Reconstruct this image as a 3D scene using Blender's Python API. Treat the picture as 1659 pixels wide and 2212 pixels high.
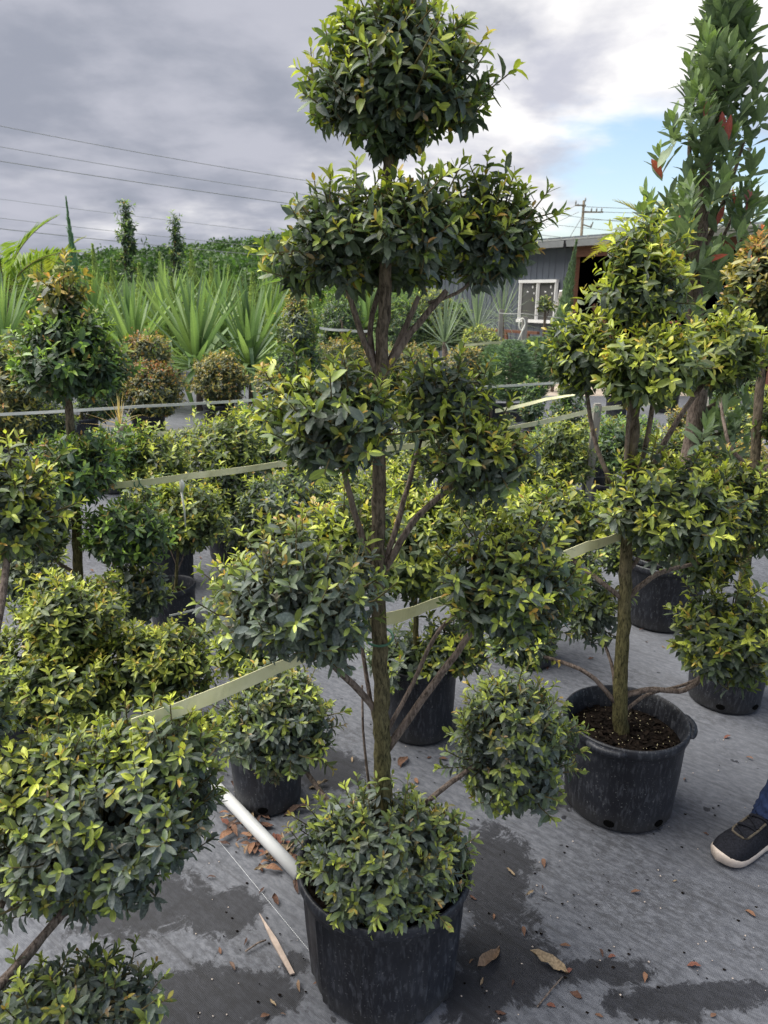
import bpy, bmesh, math
import numpy as np
from mathutils import Vector, Matrix

rng = np.random.default_rng(11)
R_ = math.radians
scene = bpy.context.scene
for o in list(bpy.data.objects):
    bpy.data.objects.remove(o)
COL = scene.collection

# ------------------------------------------------------------------ camera
CAM_H, PITCH, F = 1.85, R_(17.0), 1560.0          # F in units of a 1659 x 2212 picture
CX, CY = 829.5, 1106.0
SP, CP = math.sin(PITCH), math.cos(PITCH)
cam_d = bpy.data.cameras.new('camera')
cam = bpy.data.objects.new('camera', cam_d)
COL.objects.link(cam)
cam.location = (0, 0, CAM_H)
cam.rotation_euler = (math.pi / 2 - PITCH, 0, 0)
cam_d.sensor_fit = 'VERTICAL'
cam_d.sensor_height = 34.6
cam_d.sensor_width = 25.95
cam_d.lens = 34.6 * F / 2212.0
cam_d.clip_start = 0.05
cam_d.clip_end = 3000
cam_d.dof.use_dof = True
cam_d.dof.focus_distance = 2.1
cam_d.dof.aperture_fstop = 8.0
scene.camera = cam
scene.render.resolution_x = 768
scene.render.resolution_y = 1024
scene.cycles.max_bounces = 6
scene.cycles.diffuse_bounces = 4
scene.cycles.glossy_bounces = 2
scene.cycles.transmission_bounces = 3
scene.cycles.transparent_max_bounces = 4

# ------------------------------------------------------------------ sky, sun, exposure
SUN_EL, SUN_AZ = R_(60.0), R_(-78.0)               # azimuth from +Y towards +X
world = bpy.data.worlds.new('World')
scene.world = world
world.use_nodes = True
WN, WL = world.node_tree.nodes, world.node_tree.links
WN.clear()

def wnode(t, **k):
    n = WN.new(t)
    for a, v in k.items():
        setattr(n, a, v)
    return n

def wmath(op, a, b=None, c=None, clamp=False):
    n = wnode('ShaderNodeMath', operation=op, use_clamp=clamp)
    for i, s in enumerate((a, b, c)):
        if s is None:
            continue
        if isinstance(s, (int, float)):
            n.inputs[i].default_value = s
        else:
            WL.new(s, n.inputs[i])
    return n.outputs[0]

def wmix(f, a, b):
    n = wnode('ShaderNodeMix', data_type='RGBA')
    for s, v in ((n.inputs[0], f), (n.inputs[6], a), (n.inputs[7], b)):
        if isinstance(v, (int, float)):
            s.default_value = v
        elif isinstance(v, tuple):
            s.default_value = v
        else:
            WL.new(v, s)
    return n.outputs[2]

def wramp(f, lo, hi):
    n = wnode('ShaderNodeMapRange', interpolation_type='SMOOTHSTEP')
    WL.new(f, n.inputs[0])
    n.inputs[1].default_value, n.inputs[2].default_value = lo, hi
    return n.outputs[0]

tc = wnode('ShaderNodeTexCoord')
sep = wnode('ShaderNodeSeparateXYZ')
WL.new(tc.outputs['Generated'], sep.inputs[0])
dx, dy, dz = sep.outputs[0], sep.outputs[1], sep.outputs[2]
zz = wmath('ADD', wmath('MAXIMUM', dz, 0.0), 0.22)
comb = wnode('ShaderNodeCombineXYZ')
WL.new(wmath('DIVIDE', dx, zz), comb.inputs[0])
WL.new(wmath('DIVIDE', dy, zz), comb.inputs[1])

def wnoise(off, scale, detail, rough, dist=0.0):
    m = wnode('ShaderNodeMapping')
    WL.new(comb.outputs[0], m.inputs[0])
    m.inputs['Location'].default_value = off
    n = wnode('ShaderNodeTexNoise')
    WL.new(m.outputs[0], n.inputs['Vector'])
    n.inputs['Scale'].default_value = scale
    n.inputs['Detail'].default_value = detail
    n.inputs['Roughness'].default_value = rough
    n.inputs['Distortion'].default_value = dist
    return n.outputs[0]

sky = wnode('ShaderNodeTexSky', sky_type='NISHITA', sun_disc=False)
sky.sun_elevation, sky.sun_rotation = SUN_EL, SUN_AZ
sky.air_density, sky.dust_density, sky.ozone_density = 1.0, 1.5, 1.0
skym = wnode('ShaderNodeVectorMath', operation='SCALE')
WL.new(sky.outputs[0], skym.inputs[0])
skym.inputs['Scale'].default_value = 0.95
n_big = wnoise((2.3, 0.7, 0), 0.75, 6, 0.5, 0.2)
n_fine = wnoise((7.1, 3.3, 0), 2.1, 8, 0.55, 0.15)
# cloud thickness: thick deck on the left and overhead, breaking up to the right
thick = wmath('ADD', wmath('ADD', wmath('MULTIPLY', n_big, 1.15), wmath('MULTIPLY', n_fine, 0.55)),
              wmath('ADD', wmath('MULTIPLY', dx, -0.95), wmath('MULTIPLY_ADD', wmath('MINIMUM', dz, 0.45), 1.0, -0.03)))
cover = wramp(thick, 0.56, 0.78)
dens = wramp(thick, 0.90, 1.22)
puff = wramp(wnoise((1.1, 9.2, 0), 2.4, 8, 0.52, 0.1), 0.36, 0.66)
bright = wmix(puff, (2.7, 2.75, 3.15, 1), (5.2, 5.1, 5.0, 1))
dark = wmix(puff, (1.55, 1.66, 2.0, 1), (2.4, 2.45, 2.8, 1))
cloud = wmix(dens, bright, dark)
allsky = wmix(cover, skym.outputs[0], cloud)
bg = wnode('ShaderNodeBackground')
WL.new(allsky, bg.inputs[0])
bg.inputs[1].default_value = 0.096
wo = wnode('ShaderNodeOutputWorld')
WL.new(bg.outputs[0], wo.inputs[0])

sd = bpy.data.lights.new('sun', 'SUN')
sd.energy, sd.angle, sd.color = 3.0, R_(60), (1.0, 0.96, 0.88)
sun = bpy.data.objects.new('sun', sd)
COL.objects.link(sun)
sv = Vector((math.sin(SUN_AZ) * math.cos(SUN_EL), math.cos(SUN_AZ) * math.cos(SUN_EL), math.sin(SUN_EL)))
sun.rotation_euler = sv.to_track_quat('Z', 'Y').to_euler()
sun.location = (0, 0, 30)

scene.view_settings.view_transform = 'Standard'
scene.view_settings.look = 'None'
scene.view_settings.exposure = 1.25
scene.view_settings.gamma = 1.0
scene.view_settings.use_curve_mapping = False

# ------------------------------------------------------------------ pixel helpers (1659 x 2212 picture units)
def slope(px, py):
    dx, dy = (px - CX) / F, (py - CY) / F
    f = CP - dy * SP
    return dx / f, (-SP - dy * CP) / f, f

def at(px, py, Y):
    a, b, f = slope(px, py)
    return Vector((a * Y, Y, CAM_H + b * Y))

def ground(px, py, h=0.0):
    a, b, f = slope(px, py)
    Y = (CAM_H - h) / -b
    return Vector((a * Y, Y, h))

def mpp(py, Y):
    return Y / slope(CX, py)[2] / F

# ------------------------------------------------------------------ materials
class NT:
    def __init__(s, name):
        s.m = bpy.data.materials.new(name)
        s.m.use_nodes = True
        s.t = s.m.node_tree
        s.t.nodes.clear()
        s.out = s.t.nodes.new('ShaderNodeOutputMaterial')
    def n(s, t, ins=None, **k):
        x = s.t.nodes.new(t)
        for a, v in k.items():
            setattr(x, a, v)
        for a, v in (ins or {}).items():
            s.put(x.inputs[a], v)
        return x
    def put(s, sock, v):
        if hasattr(v, 'is_linked') or isinstance(v, bpy.types.NodeSocket):
            s.t.links.new(v, sock)
        else:
            sock.default_value = v
    def math(s, op, a, b=0.0, clamp=False):
        x = s.n('ShaderNodeMath', operation=op, use_clamp=clamp)
        s.put(x.inputs[0], a); s.put(x.inputs[1], b)
        return x.outputs[0]
    def mix(s, f, a, b, blend='MIX'):
        x = s.n('ShaderNodeMix', data_type='RGBA', blend_type=blend)
        s.put(x.inputs[0], f); s.put(x.inputs[6], a); s.put(x.inputs[7], b)
        return x.outputs[2]
    def noise(s, scale, detail=4, rough=0.55, vec=None, dist=0.0):
        x = s.n('ShaderNodeTexNoise', {'Scale': scale, 'Detail': detail, 'Roughness': rough, 'Distortion': dist})
        if vec is not None:
            s.put(x.inputs['Vector'], vec)
        return x.outputs[0]
    def step(s, v, lo, hi):
        x = s.n('ShaderNodeMapRange', {0: v, 1: lo, 2: hi}, interpolation_type='SMOOTHSTEP')
        return x.outputs[0]
    def coord(s, which='Object', scale=(1, 1, 1), rot=(0, 0, 0)):
        c = s.n('ShaderNodeTexCoord')
        r = s.n('ShaderNodeMapping', {0: c.outputs[which], 'Rotation': rot})
        m = s.n('ShaderNodeMapping', {0: r.outputs[0], 'Scale': scale})
        return m.outputs[0]
    def geo(s, scale=(1, 1, 1), rot=(0, 0, 0)):
        c = s.n('ShaderNodeNewGeometry')
        r = s.n('ShaderNodeMapping', {0: c.outputs['Position'], 'Rotation': rot})
        m = s.n('ShaderNodeMapping', {0: r.outputs[0], 'Scale': scale})
        return m.outputs[0]
    def bsdf(s, color, rough=0.6, spec=0.4, bump=None, bstr=0.3, bdist=0.01, metal=0.0):
        p = s.n('ShaderNodeBsdfPrincipled', {'Base Color': color, 'Roughness': rough, 'Specular IOR Level': spec, 'Metallic': metal})
        if bump is not None:
            b = s.n('ShaderNodeBump', {'Height': bump, 'Strength': bstr, 'Distance': bdist})
            s.t.links.new(b.outputs[0], p.inputs['Normal'])
        return p
    def done(s, shader):
        s.t.links.new(shader.outputs[0] if hasattr(shader, 'outputs') else shader, s.out.inputs[0])
        return s.m

def c4(*c):
    return (c[0], c[1], c[2], 1.0)

def mat_leaf(name, transl=0.22, rough=0.42, dust_sheen_col=(0.27, 0.31, 0.305)):
    t = NT(name)
    a = t.n('ShaderNodeAttribute', attribute_name='Col')
    l = t.n('ShaderNodeAttribute', attribute_name='luv')
    sp = t.n('ShaderNodeSeparateXYZ', {0: l.outputs['Vector']})
    rib = t.math('SUBTRACT', 1.0, t.step(t.math('ABSOLUTE', sp.outputs[1]), 0.03, 0.16))
    spk = t.step(t.noise(170, 3, 0.6, t.geo()), 0.40, 0.66)
    dust_sheen = t.math('MULTIPLY', a.outputs['Alpha'], t.math('MULTIPLY_ADD', spk, 0.8), True)
    dn = t.n('ShaderNodeMath', operation='MULTIPLY_ADD')
    t.put(dn.inputs[0], spk); dn.inputs[1].default_value = 0.75; dn.inputs[2].default_value = 0.25
    dust_sheen = t.math('MULTIPLY', a.outputs['Alpha'], dn.outputs[0], True)
    blot = t.noise(60, 2, 0.5, t.geo())
    bs = t.n('ShaderNodeMapRange', {0: blot, 1: 0.3, 2: 0.7, 3: 0.8, 4: 1.2})
    col = t.n('ShaderNodeVectorMath', {0: a.outputs['Color']}, operation='SCALE')
    t.put(col.inputs['Scale'], bs.outputs[0])
    lite = t.n('ShaderNodeVectorMath', {0: a.outputs['Color'], 1: (1.5, 1.45, 1.3)}, operation='MULTIPLY')
    base = t.mix(t.math('MULTIPLY', rib, 0.6), col.outputs[0], lite.outputs[0])
    base = t.mix(dust_sheen, base, c4(*dust_sheen_col))  # pale tint: leaf dust plus silvery highlights painted into the colour
    p = t.bsdf(base, t.math('ADD', rough, t.math('MULTIPLY', dust_sheen, 0.2)), 0.55)
    tr = t.n('ShaderNodeBsdfTranslucent')
    tcol = t.n('ShaderNodeVectorMath', {0: base, 1: (1.35, 1.4, 0.75)}, operation='MULTIPLY')
    t.put(tr.inputs[0], tcol.outputs[0])
    ms = t.n('ShaderNodeMixShader', {0: transl})
    t.t.links.new(p.outputs[0], ms.inputs[1]); t.t.links.new(tr.outputs[0], ms.inputs[2])
    return t.done(ms)

def mat_bark(name, c1, c2, moss=None, sc=1.0):
    t = NT(name)
    v = t.coord('Object', (150 * sc, 150 * sc, 42 * sc))
    n1 = t.noise(1.0, 6, 0.65, v, 0.6)
    n2 = t.noise(7, 4, 0.6, t.coord('Object'))
    col = t.mix(t.step(n1, 0.32, 0.66), c4(*c1), c4(*c2))
    col = t.mix(t.step(n2, 0.5, 0.75), col, c4(c2[0] * 1.25, c2[1] * 1.25, c2[2] * 1.25))
    if moss:
        g = t.n('ShaderNodeNewGeometry')
        z = t.n('ShaderNodeSeparateXYZ', {0: g.outputs['Position']}).outputs[2]
        zf = t.math('ADD', z, t.math('MULTIPLY', t.noise(9, 4, 0.6, t.coord('Object')), 0.35))
        f = t.math('SUBTRACT', 1.0, t.step(zf, 0.75, 1.75))
        col = t.mix(t.math('MULTIPLY', f, 0.8), col, t.mix(t.step(n1, 0.3, 0.65), c4(0.022, 0.024, 0.009), c4(*moss)))
    return t.done(t.bsdf(col, 0.85, 0.2, n1, 0.9, 0.004))

def mat_simple(name, col, rough=0.6, spec=0.4, var=0.25, scale=12, bump=0.0, metal=0.0, stretch=(1, 1, 1)):
    t = NT(name)
    v = t.coord('Object', stretch)
    n = t.noise(scale, 5, 0.6, v)
    a = tuple(x * (1 - var) for x in col); b = tuple(min(1, x * (1 + var)) for x in col)
    c = t.mix(t.step(n, 0.3, 0.7), c4(*a), c4(*b))
    return t.done(t.bsdf(c, rough, spec, n if bump else None, bump, 0.004, metal))

def mat_pot():
    t = NT('pot_plastic')
    n = t.noise(5, 6, 0.65, t.coord('Object', (1, 1, 0.5)))
    f = t.noise(90, 3, 0.6, t.coord('Object', (1, 1, 0.25)))
    s = t.noise(140, 2, 0.5, t.coord('Object'))
    sz = t.n('ShaderNodeSeparateXYZ', {0: t.coord('Object')}).outputs[2]
    dirt = t.math('SUBTRACT', 1.0, t.step(t.math('ADD', sz, t.math('MULTIPLY', n, 0.12)), 0.05, 0.16))
    col = t.mix(t.step(n, 0.35, 0.7), c4(0.009, 0.010, 0.015), c4(0.022, 0.025, 0.034))
    col = t.mix(t.math('MULTIPLY', t.step(f, 0.48, 0.70), 0.7), col, c4(0.075, 0.08, 0.095))
    col = t.mix(t.math('MULTIPLY', t.step(s, 0.66, 0.72), 0.6), col, c4(0.22, 0.22, 0.22))
    col = t.mix(t.math('MULTIPLY', dirt, t.math('MULTIPLY', n, 0.6)), col, c4(0.10, 0.095, 0.085))
    return t.done(t.bsdf(col, t.math('MULTIPLY_ADD', n, 0.3) if False else 0.5, 0.4, f, 0.15, 0.002))

def mat_weedmat():
    """grey woven ground cloth: weave, scuffs, rain-wet blotches; wet rings near the pots"""
    t = NT('weed_mat_cloth')
    ang = R_(39)
    p = t.geo()
    w = t.geo((1, 1, 1), (0, 0, ang))
    wv1 = t.n('ShaderNodeTexWave', {0: w, 'Scale': 74.0, 'Distortion': 0.6, 'Detail': 1.0}, wave_type='BANDS', bands_direction='X').outputs[1]
    wv2 = t.n('ShaderNodeTexWave', {0: w, 'Scale': 105.0, 'Distortion': 0.6, 'Detail': 1.0}, wave_type='BANDS', bands_direction='Y').outputs[1]
    streak = t.noise(1.0, 6, 0.62, t.geo((1.6, 34.0, 1), (0, 0, ang)))
    big = t.noise(0.9, 5, 0.6, p, 0.3)
    mid = t.noise(5.5, 6, 0.66, p, 0.4)
    fine = t.noise(46, 5, 0.7, t.geo((0.6, 1.3, 1), (0, 0, ang)))
    spot = t.noise(17, 2, 0.5, p)
    col = t.mix(t.step(fine, 0.34, 0.66), c4(0.084, 0.090, 0.108), c4(0.178, 0.187, 0.214))
    col = t.mix(t.math('MULTIPLY', t.step(streak, 0.50, 0.72), 0.75), col, c4(0.06, 0.062, 0.07))
    col = t.mix(t.math('MULTIPLY', wv2, 0.40), col, c4(0.050, 0.053, 0.064))
    thin = t.noise(1.0, 4, 0.6, t.geo((0.9, 90.0, 1), (0, 0, ang)))
    col = t.mix(t.math('MULTIPLY', t.step(thin, 0.60, 0.70), 0.55), col, c4(0.035, 0.037, 0.044))
    col = t.mix(t.math('MULTIPLY', wv1, 0.10), col, c4(0.26, 0.26, 0.28))
    # scuffed dark speckle areas
    sc = t.math('MULTIPLY', t.step(t.noise(1.7, 4, 0.6, p), 0.44, 0.60), t.step(t.noise(38, 6, 0.75, t.geo((0.7, 1.2, 1), (0, 0, ang))), 0.44, 0.58))
    col = t.mix(t.math('MULTIPLY', sc, 0.6), col, c4(0.045, 0.046, 0.052))
    col = t.mix(t.math('MULTIPLY', t.step(big, 0.44, 0.72), 0.35), col, c4(0.24, 0.248, 0.272))
    drops = t.step(spot, 0.70, 0.73)
    wet = drops
    # spilled irrigation water: irregular stains beside the pots
    sep = t.n('ShaderNodeSeparateXYZ', {0: p})
    wob = t.math('ADD', t.math('MULTIPLY', t.math('SUBTRACT', t.noise(14, 8, 0.78, p, 0.6), 0.5), 0.95), t.math('MULTIPLY', t.math('SUBTRACT', t.noise(2.3, 3, 0.5, p), 0.5), 0.5))
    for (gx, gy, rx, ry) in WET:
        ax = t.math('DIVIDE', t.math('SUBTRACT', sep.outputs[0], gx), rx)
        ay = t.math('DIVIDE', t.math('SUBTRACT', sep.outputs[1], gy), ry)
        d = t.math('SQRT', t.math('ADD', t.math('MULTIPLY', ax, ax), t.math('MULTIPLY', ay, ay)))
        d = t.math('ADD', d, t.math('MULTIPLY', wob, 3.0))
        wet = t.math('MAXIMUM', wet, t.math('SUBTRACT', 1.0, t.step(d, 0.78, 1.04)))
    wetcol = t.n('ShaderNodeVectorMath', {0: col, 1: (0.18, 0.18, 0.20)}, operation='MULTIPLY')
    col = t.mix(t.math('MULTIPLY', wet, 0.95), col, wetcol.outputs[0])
    bmp = t.math('ADD', t.math('MULTIPLY', wv1, 0.5), t.math('ADD', t.math('MULTIPLY', wv2, 0.4), t.math('MULTIPLY', mid, 1.6)))
    rough = t.math('SUBTRACT', 0.72, t.math('MULTIPLY', wet, 0.22))
    return t.done(t.bsdf(col, rough, 0.35, bmp, 0.35, 0.006))

def mat_glass():
    t = NT('window_glass')
    n = t.noise(0.8, 2, 0.5, t.coord('Object'))
    p = t.bsdf(t.mix(n, c4(0.06, 0.06, 0.065), c4(0.13, 0.125, 0.125)), 0.08, 0.6)
    return t.done(p)

WET = []
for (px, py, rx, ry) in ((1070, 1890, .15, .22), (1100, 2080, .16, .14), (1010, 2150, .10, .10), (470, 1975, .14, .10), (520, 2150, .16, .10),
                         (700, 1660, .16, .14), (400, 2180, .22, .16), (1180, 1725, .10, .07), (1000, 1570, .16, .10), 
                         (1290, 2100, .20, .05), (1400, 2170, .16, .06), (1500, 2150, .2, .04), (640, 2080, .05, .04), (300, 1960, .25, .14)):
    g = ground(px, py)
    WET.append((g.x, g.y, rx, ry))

M = {}
M['leaf'] = mat_leaf('leaf_glossy', 0.28)
M['leaf_big'] = mat_leaf('leaf_broad', 0.22, 0.45, (0.34, 0.40, 0.37))
M['needle'] = mat_leaf('leaf_needle', 0.38, 0.6)
M['bark'] = mat_bark('bark_brown', (0.036, 0.028, 0.021), (0.20, 0.158, 0.122), (0.150, 0.140, 0.050))
M['bark2'] = mat_bark('bark_pale', (0.055, 0.040, 0.033), (0.24, 0.19, 0.16))
M['twig'] = mat_simple('twig_green_brown', (0.12, 0.10, 0.045), 0.8, 0.2, 0.35, 30)
M['pot'] = mat_pot()
M['soil'] = mat_simple('potting_soil', (0.010, 0.007, 0.0055), 0.95, 0.1, 0.7, 60, 1.0)
M['bead'] = mat_simple('fertiliser_bead', (0.62, 0.55, 0.33), 0.5, 0.4, 0.3, 8)
M['mat'] = mat_weedmat()
M['field'] = mat_simple('rough_grass_field', (0.07, 0.11, 0.035), 0.95, 0.1, 0.4, 0.6, 0.3)
M['sand'] = mat_simple('sandy_yard', (0.46, 0.39, 0.33), 0.95, 0.1, 0.18, 1.2, 0.3)
M['strap'] = None
def mat_strap():
    t = NT('webbing_tape')
    v = t.coord('Object')
    w = t.n('ShaderNodeTexWave', {0: v, 'Scale': 210.0, 'Distortion': 1.0}, bands_direction='Z').outputs[1]
    w2 = t.n('ShaderNodeTexWave', {0: v, 'Scale': 170.0, 'Distortion': 1.0}, bands_direction='X').outputs[1]
    n = t.noise(7, 5, 0.6, v)
    col = t.mix(t.step(n, 0.3, 0.7), c4(0.70, 0.68, 0.38), c4(0.86, 0.83, 0.54))
    dirt = t.step(t.noise(23, 6, 0.7, v), 0.52, 0.75)
    col = t.mix(t.math('MULTIPLY', dirt, 0.45), col, c4(0.30, 0.29, 0.17))
    col = t.mix(t.math('MULTIPLY', t.math('MULTIPLY', w, w2), 0.35), col, c4(0.34, 0.35, 0.17))
    return t.done(t.bsdf(col, 0.7, 0.25, w, 0.3, 0.001))
M['strap'] = mat_strap()
M['tape_white'] = mat_simple('white_tape', (0.72, 0.72, 0.64), 0.6, 0.3, 0.08, 9)
M['steel'] = mat_simple('painted_sheet', (0.095, 0.108, 0.135), 0.55, 0.4, 0.10, 3)
M['gutter'] = mat_simple('gutter_grey', (0.25, 0.26, 0.27), 0.5, 0.4, 0.1, 5)
M['roofmetal'] = mat_simple('roof_metal', (0.30, 0.31, 0.30), 0.5, 0.4, 0.12, 2)
M['timber_red'] = mat_simple('oxide_timber', (0.16, 0.075, 0.05), 0.7, 0.3, 0.2, 6, 0.3, 0, (1, 1, 8))
M['timber_grey'] = mat_simple('weathered_timber', (0.25, 0.24, 0.22), 0.85, 0.2, 0.2, 14, 0.5, 0, (3, 3, .5))
M['white_frame'] = mat_simple('white_aluminium', (0.74, 0.74, 0.74), 0.45, 0.4, 0.05, 4)
M['glass'] = mat_glass()
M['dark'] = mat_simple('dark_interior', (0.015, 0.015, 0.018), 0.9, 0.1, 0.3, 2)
M['black_hole'] = mat_simple('hole_shade_black', (0.004, 0.004, 0.004), 0.95, 0.05, 0.2, 9)
M['pvc'] = mat_simple('pvc_pipe', (0.56, 0.57, 0.57), 0.4, 0.45, 0.10, 6)
M['wire'] = mat_simple('cable_grey', (0.26, 0.26, 0.27), 0.6, 0.3, 0.1, 3)
M['tie'] = mat_simple('green_tie', (0.06, 0.16, 0.10), 0.45, 0.4, 0.2, 20)
M['denim'] = mat_simple('denim', (0.018, 0.030, 0.075), 0.9, 0.15, 0.35, 55, 0.4)
M['shoe'] = mat_simple('shoe_mesh', (0.014, 0.015, 0.021), 0.85, 0.2, 0.4, 160, 0.8)
M['lace'] = mat_simple('shoe_lace', (0.010, 0.011, 0.016), 0.8, 0.2, 0.3, 60)
M['trim'] = mat_simple('shoe_trim', (0.10, 0.085, 0.065), 0.8, 0.2, 0.35, 40)
M['sole'] = mat_simple('shoe_sole', (0.62, 0.53, 0.46), 0.7, 0.3, 0.14, 22)
M['shirt'] = mat_simple('cotton_shirt', (0.07, 0.08, 0.10), 0.9, 0.1, 0.2, 30)
M['skin'] = mat_simple('skin', (0.48, 0.29, 0.20), 0.55, 0.4, 0.08, 9)
M['hair'] = mat_simple('hair', (0.02, 0.014, 0.010), 0.6, 0.4, 0.3, 40)
M['pole'] = mat_simple('pole_timber', (0.20, 0.17, 0.13), 0.85, 0.2, 0.2, 5)
M['hillsoil'] = mat_simple('hill_undergrowth', (0.035, 0.06, 0.022), 0.95, 0.1, 0.3, 0.2)
M['stitch'] = mat_simple('stitch_thread', (0.62, 0.64, 0.66), 0.8, 0.2, 0.1, 9)
lm = NT('lamp_glow')
M['lamp'] = lm.done(lm.n('ShaderNodeEmission', {0: c4(1, .97, .92), 1: 2.5}))

# ------------------------------------------------------------------ object helpers
def tag(o, label=None, cat=None, group=None, kind=None):
    if label: o['label'] = label
    if cat: o['category'] = cat
    if group: o['group'] = group
    if kind: o['kind'] = kind
    return o

def empty(name, loc, label=None, cat=None, group=None):
    o = bpy.data.objects.new(name, None)
    o.empty_display_size = 0.1
    COL.objects.link(o)
    o.location = loc
    return tag(o, label, cat, group)

def link(name, mesh, parent=None, loc=(0, 0, 0)):
    o = bpy.data.objects.new(name, mesh)
    COL.objects.link(o)
    o.parent = parent
    o.location = loc
    return o

def mesh_py(name, verts, faces, mat, smooth=False):
    me = bpy.data.meshes.new(name)
    me.from_pydata([tuple(v) for v in verts], [], faces)
    me.materials.append(mat)
    if smooth:
        me.polygons.foreach_set('use_smooth', [True] * len(me.polygons))
    me.update()
    return me

class MB:
    """collects shapes for one mesh"""
    def __init__(s):
        s.v, s.f = [], []
    def add(s, v, f):
        b = len(s.v)
        s.v += [tuple(x) for x in v]
        s.f += [tuple(i + b for i in q) for q in f]
        return s
    def box(s, c, d, rz=0.0, tilt=None):
        hx, hy, hz = d[0] / 2, d[1] / 2, d[2] / 2
        m = Matrix.Rotation(rz, 3, 'Z')
        if tilt is not None:
            m = tilt @ m if isinstance(tilt, Matrix) else m
        vs = [Vector(c) + m @ Vector((x * hx, y * hy, z * hz)) for x in (-1, 1) for y in (-1, 1) for z in (-1, 1)]
        return s.add(vs, [(0, 1, 3, 2), (4, 6, 7, 5), (0, 4, 5, 1), (2, 3, 7, 6), (0, 2, 6, 4), (1, 5, 7, 3)])
    def bar(s, a, b, w, h=None, up=(0, 0, 1)):
        a, b = Vector(a), Vector(b); h = h or w
        d = (b - a).normalized()
        up = Vector(up)
        if abs(d.dot(up)) > .98: up = Vector((0, 1, 0))
        x = d.cross(up).normalized() * (w / 2); y = x.cross(d).normalized() * (h / 2)
        vs = [a - x - y, a + x - y, a + x + y, a - x + y, b - x - y, b + x - y, b + x + y, b - x + y]
        return s.add(vs, [(3, 2, 1, 0), (4, 5, 6, 7), (0, 1, 5, 4), (1, 2, 6, 5), (2, 3, 7, 6), (3, 0, 4, 7)])
    def tube(s, pts, rad, n=8, caps=True, wob=0.0):
        v, f = tube(pts, rad, n, caps, wob)
        return s.add(v, f)
    def mesh(s, name, mat, smooth=False):
        return mesh_py(name, s.v, s.f, mat, smooth)

def spline(pts, sub=5):
    P = [Vector(p) for p in pts]
    if len(P) < 3: 
        return [P[0].lerp(P[-1], i / (sub * 2)) for i in range(sub * 2 + 1)]
    Q = [P[0] * 2 - P[1]] + P + [P[-1] * 2 - P[-2]]
    out = []
    for i in range(1, len(Q) - 2):
        a, b, c, d = Q[i - 1], Q[i], Q[i + 1], Q[i + 2]
        for k in range(sub):
            t = k / sub
            out.append(0.5 * ((2 * b) + (c - a) * t + (2 * a - 5 * b + 4 * c - d) * t * t + (3 * b - a - 3 * c + d) * t ** 3))
    out.append(P[-1])
    return out

def tube(pts, rad, n=8, caps=True, wob=0.0):
    pts = [Vector(p) for p in pts]
    m = len(pts)
    if isinstance(rad, (int, float)): rad = [rad] * m
    elif len(rad) != m:
        rad = list(np.interp(np.linspace(0, 1, m), np.linspace(0, 1, len(rad)), rad))
    vs, fs = [], []
    t0 = (pts[1] - pts[0]).normalized()
    x = t0.orthogonal().normalized()
    for i in range(m):
        t = (pts[min(i + 1, m - 1)] - pts[max(i - 1, 0)]).normalized()
        x = (x - t * x.dot(t)).normalized()
        y = t.cross(x)
        for k in range(n):
            a = 2 * math.pi * k / n
            r = rad[i] * (1 + (wob * rng.uniform(-1, 1) if wob else 0))
            vs.append(pts[i] + (x * math.cos(a) + y * math.sin(a)) * r)
    for i in range(m - 1):
        for k in range(n):
            k2 = (k + 1) % n
            fs.append((i * n + k, i * n + k2, (i + 1) * n + k2, (i + 1) * n + k))
    if caps:
        fs.append(tuple(range(n - 1, -1, -1)))
        fs.append(tuple((m - 1) * n + k for k in range(n)))
    return vs, fs

def lathe(prof, n=64, mod=None):
    vs, fs = [], []
    for i, (r, z) in enumerate(prof):
        for k in range(n):
            a = 2 * math.pi * k / n
            rr = r * (mod(a, i) if mod else 1)
            vs.append((rr * math.cos(a), rr * math.sin(a), z))
    for i in range(len(prof) - 1):
        for k in range(n):
            k2 = (k + 1) % n
            fs.append((i * n + k, i * n + k2, (i + 1) * n + k2, (i + 1) * n + k))
    return vs, fs

# ------------------------------------------------------------------ leaves
def leaf_tmpl(ts, ws, width=0.194, fold=0.35, curl=0.16):
    v, uv, f = [], [], []
    v.append((0, 0, 0)); uv.append((0, 0))
    for t, w in zip(ts, ws):
        z = -curl * t * t
        h = w * width
        v += [(t, h, z + fold * h), (t, 0, z), (t, -h, z + fold * h)]
        uv += [(t, 1), (t, 0), (t, -1)]
    v.append((1, 0, -curl)); uv.append((1, 0))
    n = len(ts)
    f += [(0, 2, 1), (0, 3, 2)]
    for i in range(n - 1):
        b = 1 + 3 * i
        f += [(b, b + 1, b + 3), (b + 1, b + 4, b + 3), (b + 1, b + 2, b + 4), (b + 2, b + 5, b + 4)]
    b = 1 + 3 * (n - 1); e = 1 + 3 * n
    f += [(b, b + 1, e), (b + 1, b + 2, e)]
    return np.array(v, float), np.array(uv, float), np.array(f, int)

T_HI = leaf_tmpl((.20, .50, .80), (.64, 1.0, .76))
T_MID = leaf_tmpl((.28, .72), (.86, .92), 0.195)
T_LOW = leaf_tmpl((.48,), (1.0,), 0.205)
def diamond(w, fold):
    v = np.array([(0, 0, 0), (.45, w, fold * w), (1, 0, -.05), (.45, -w, fold * w)])
    return v, np.array([(0, 0), (.45, 1), (1, 0), (.45, -1)], float), np.array([(0, 2, 1), (0, 3, 2)])
T_NEEDLE = diamond(.075, .2)
T_DIA = diamond(.21, .3)
T_BROAD = leaf_tmpl((.25, .55, .82), (.70, 1.0, .62), 0.165, 0.25, 0.10)

def unit(a):
    return a / np.maximum(np.linalg.norm(a, axis=-1, keepdims=True), 1e-9)

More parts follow.
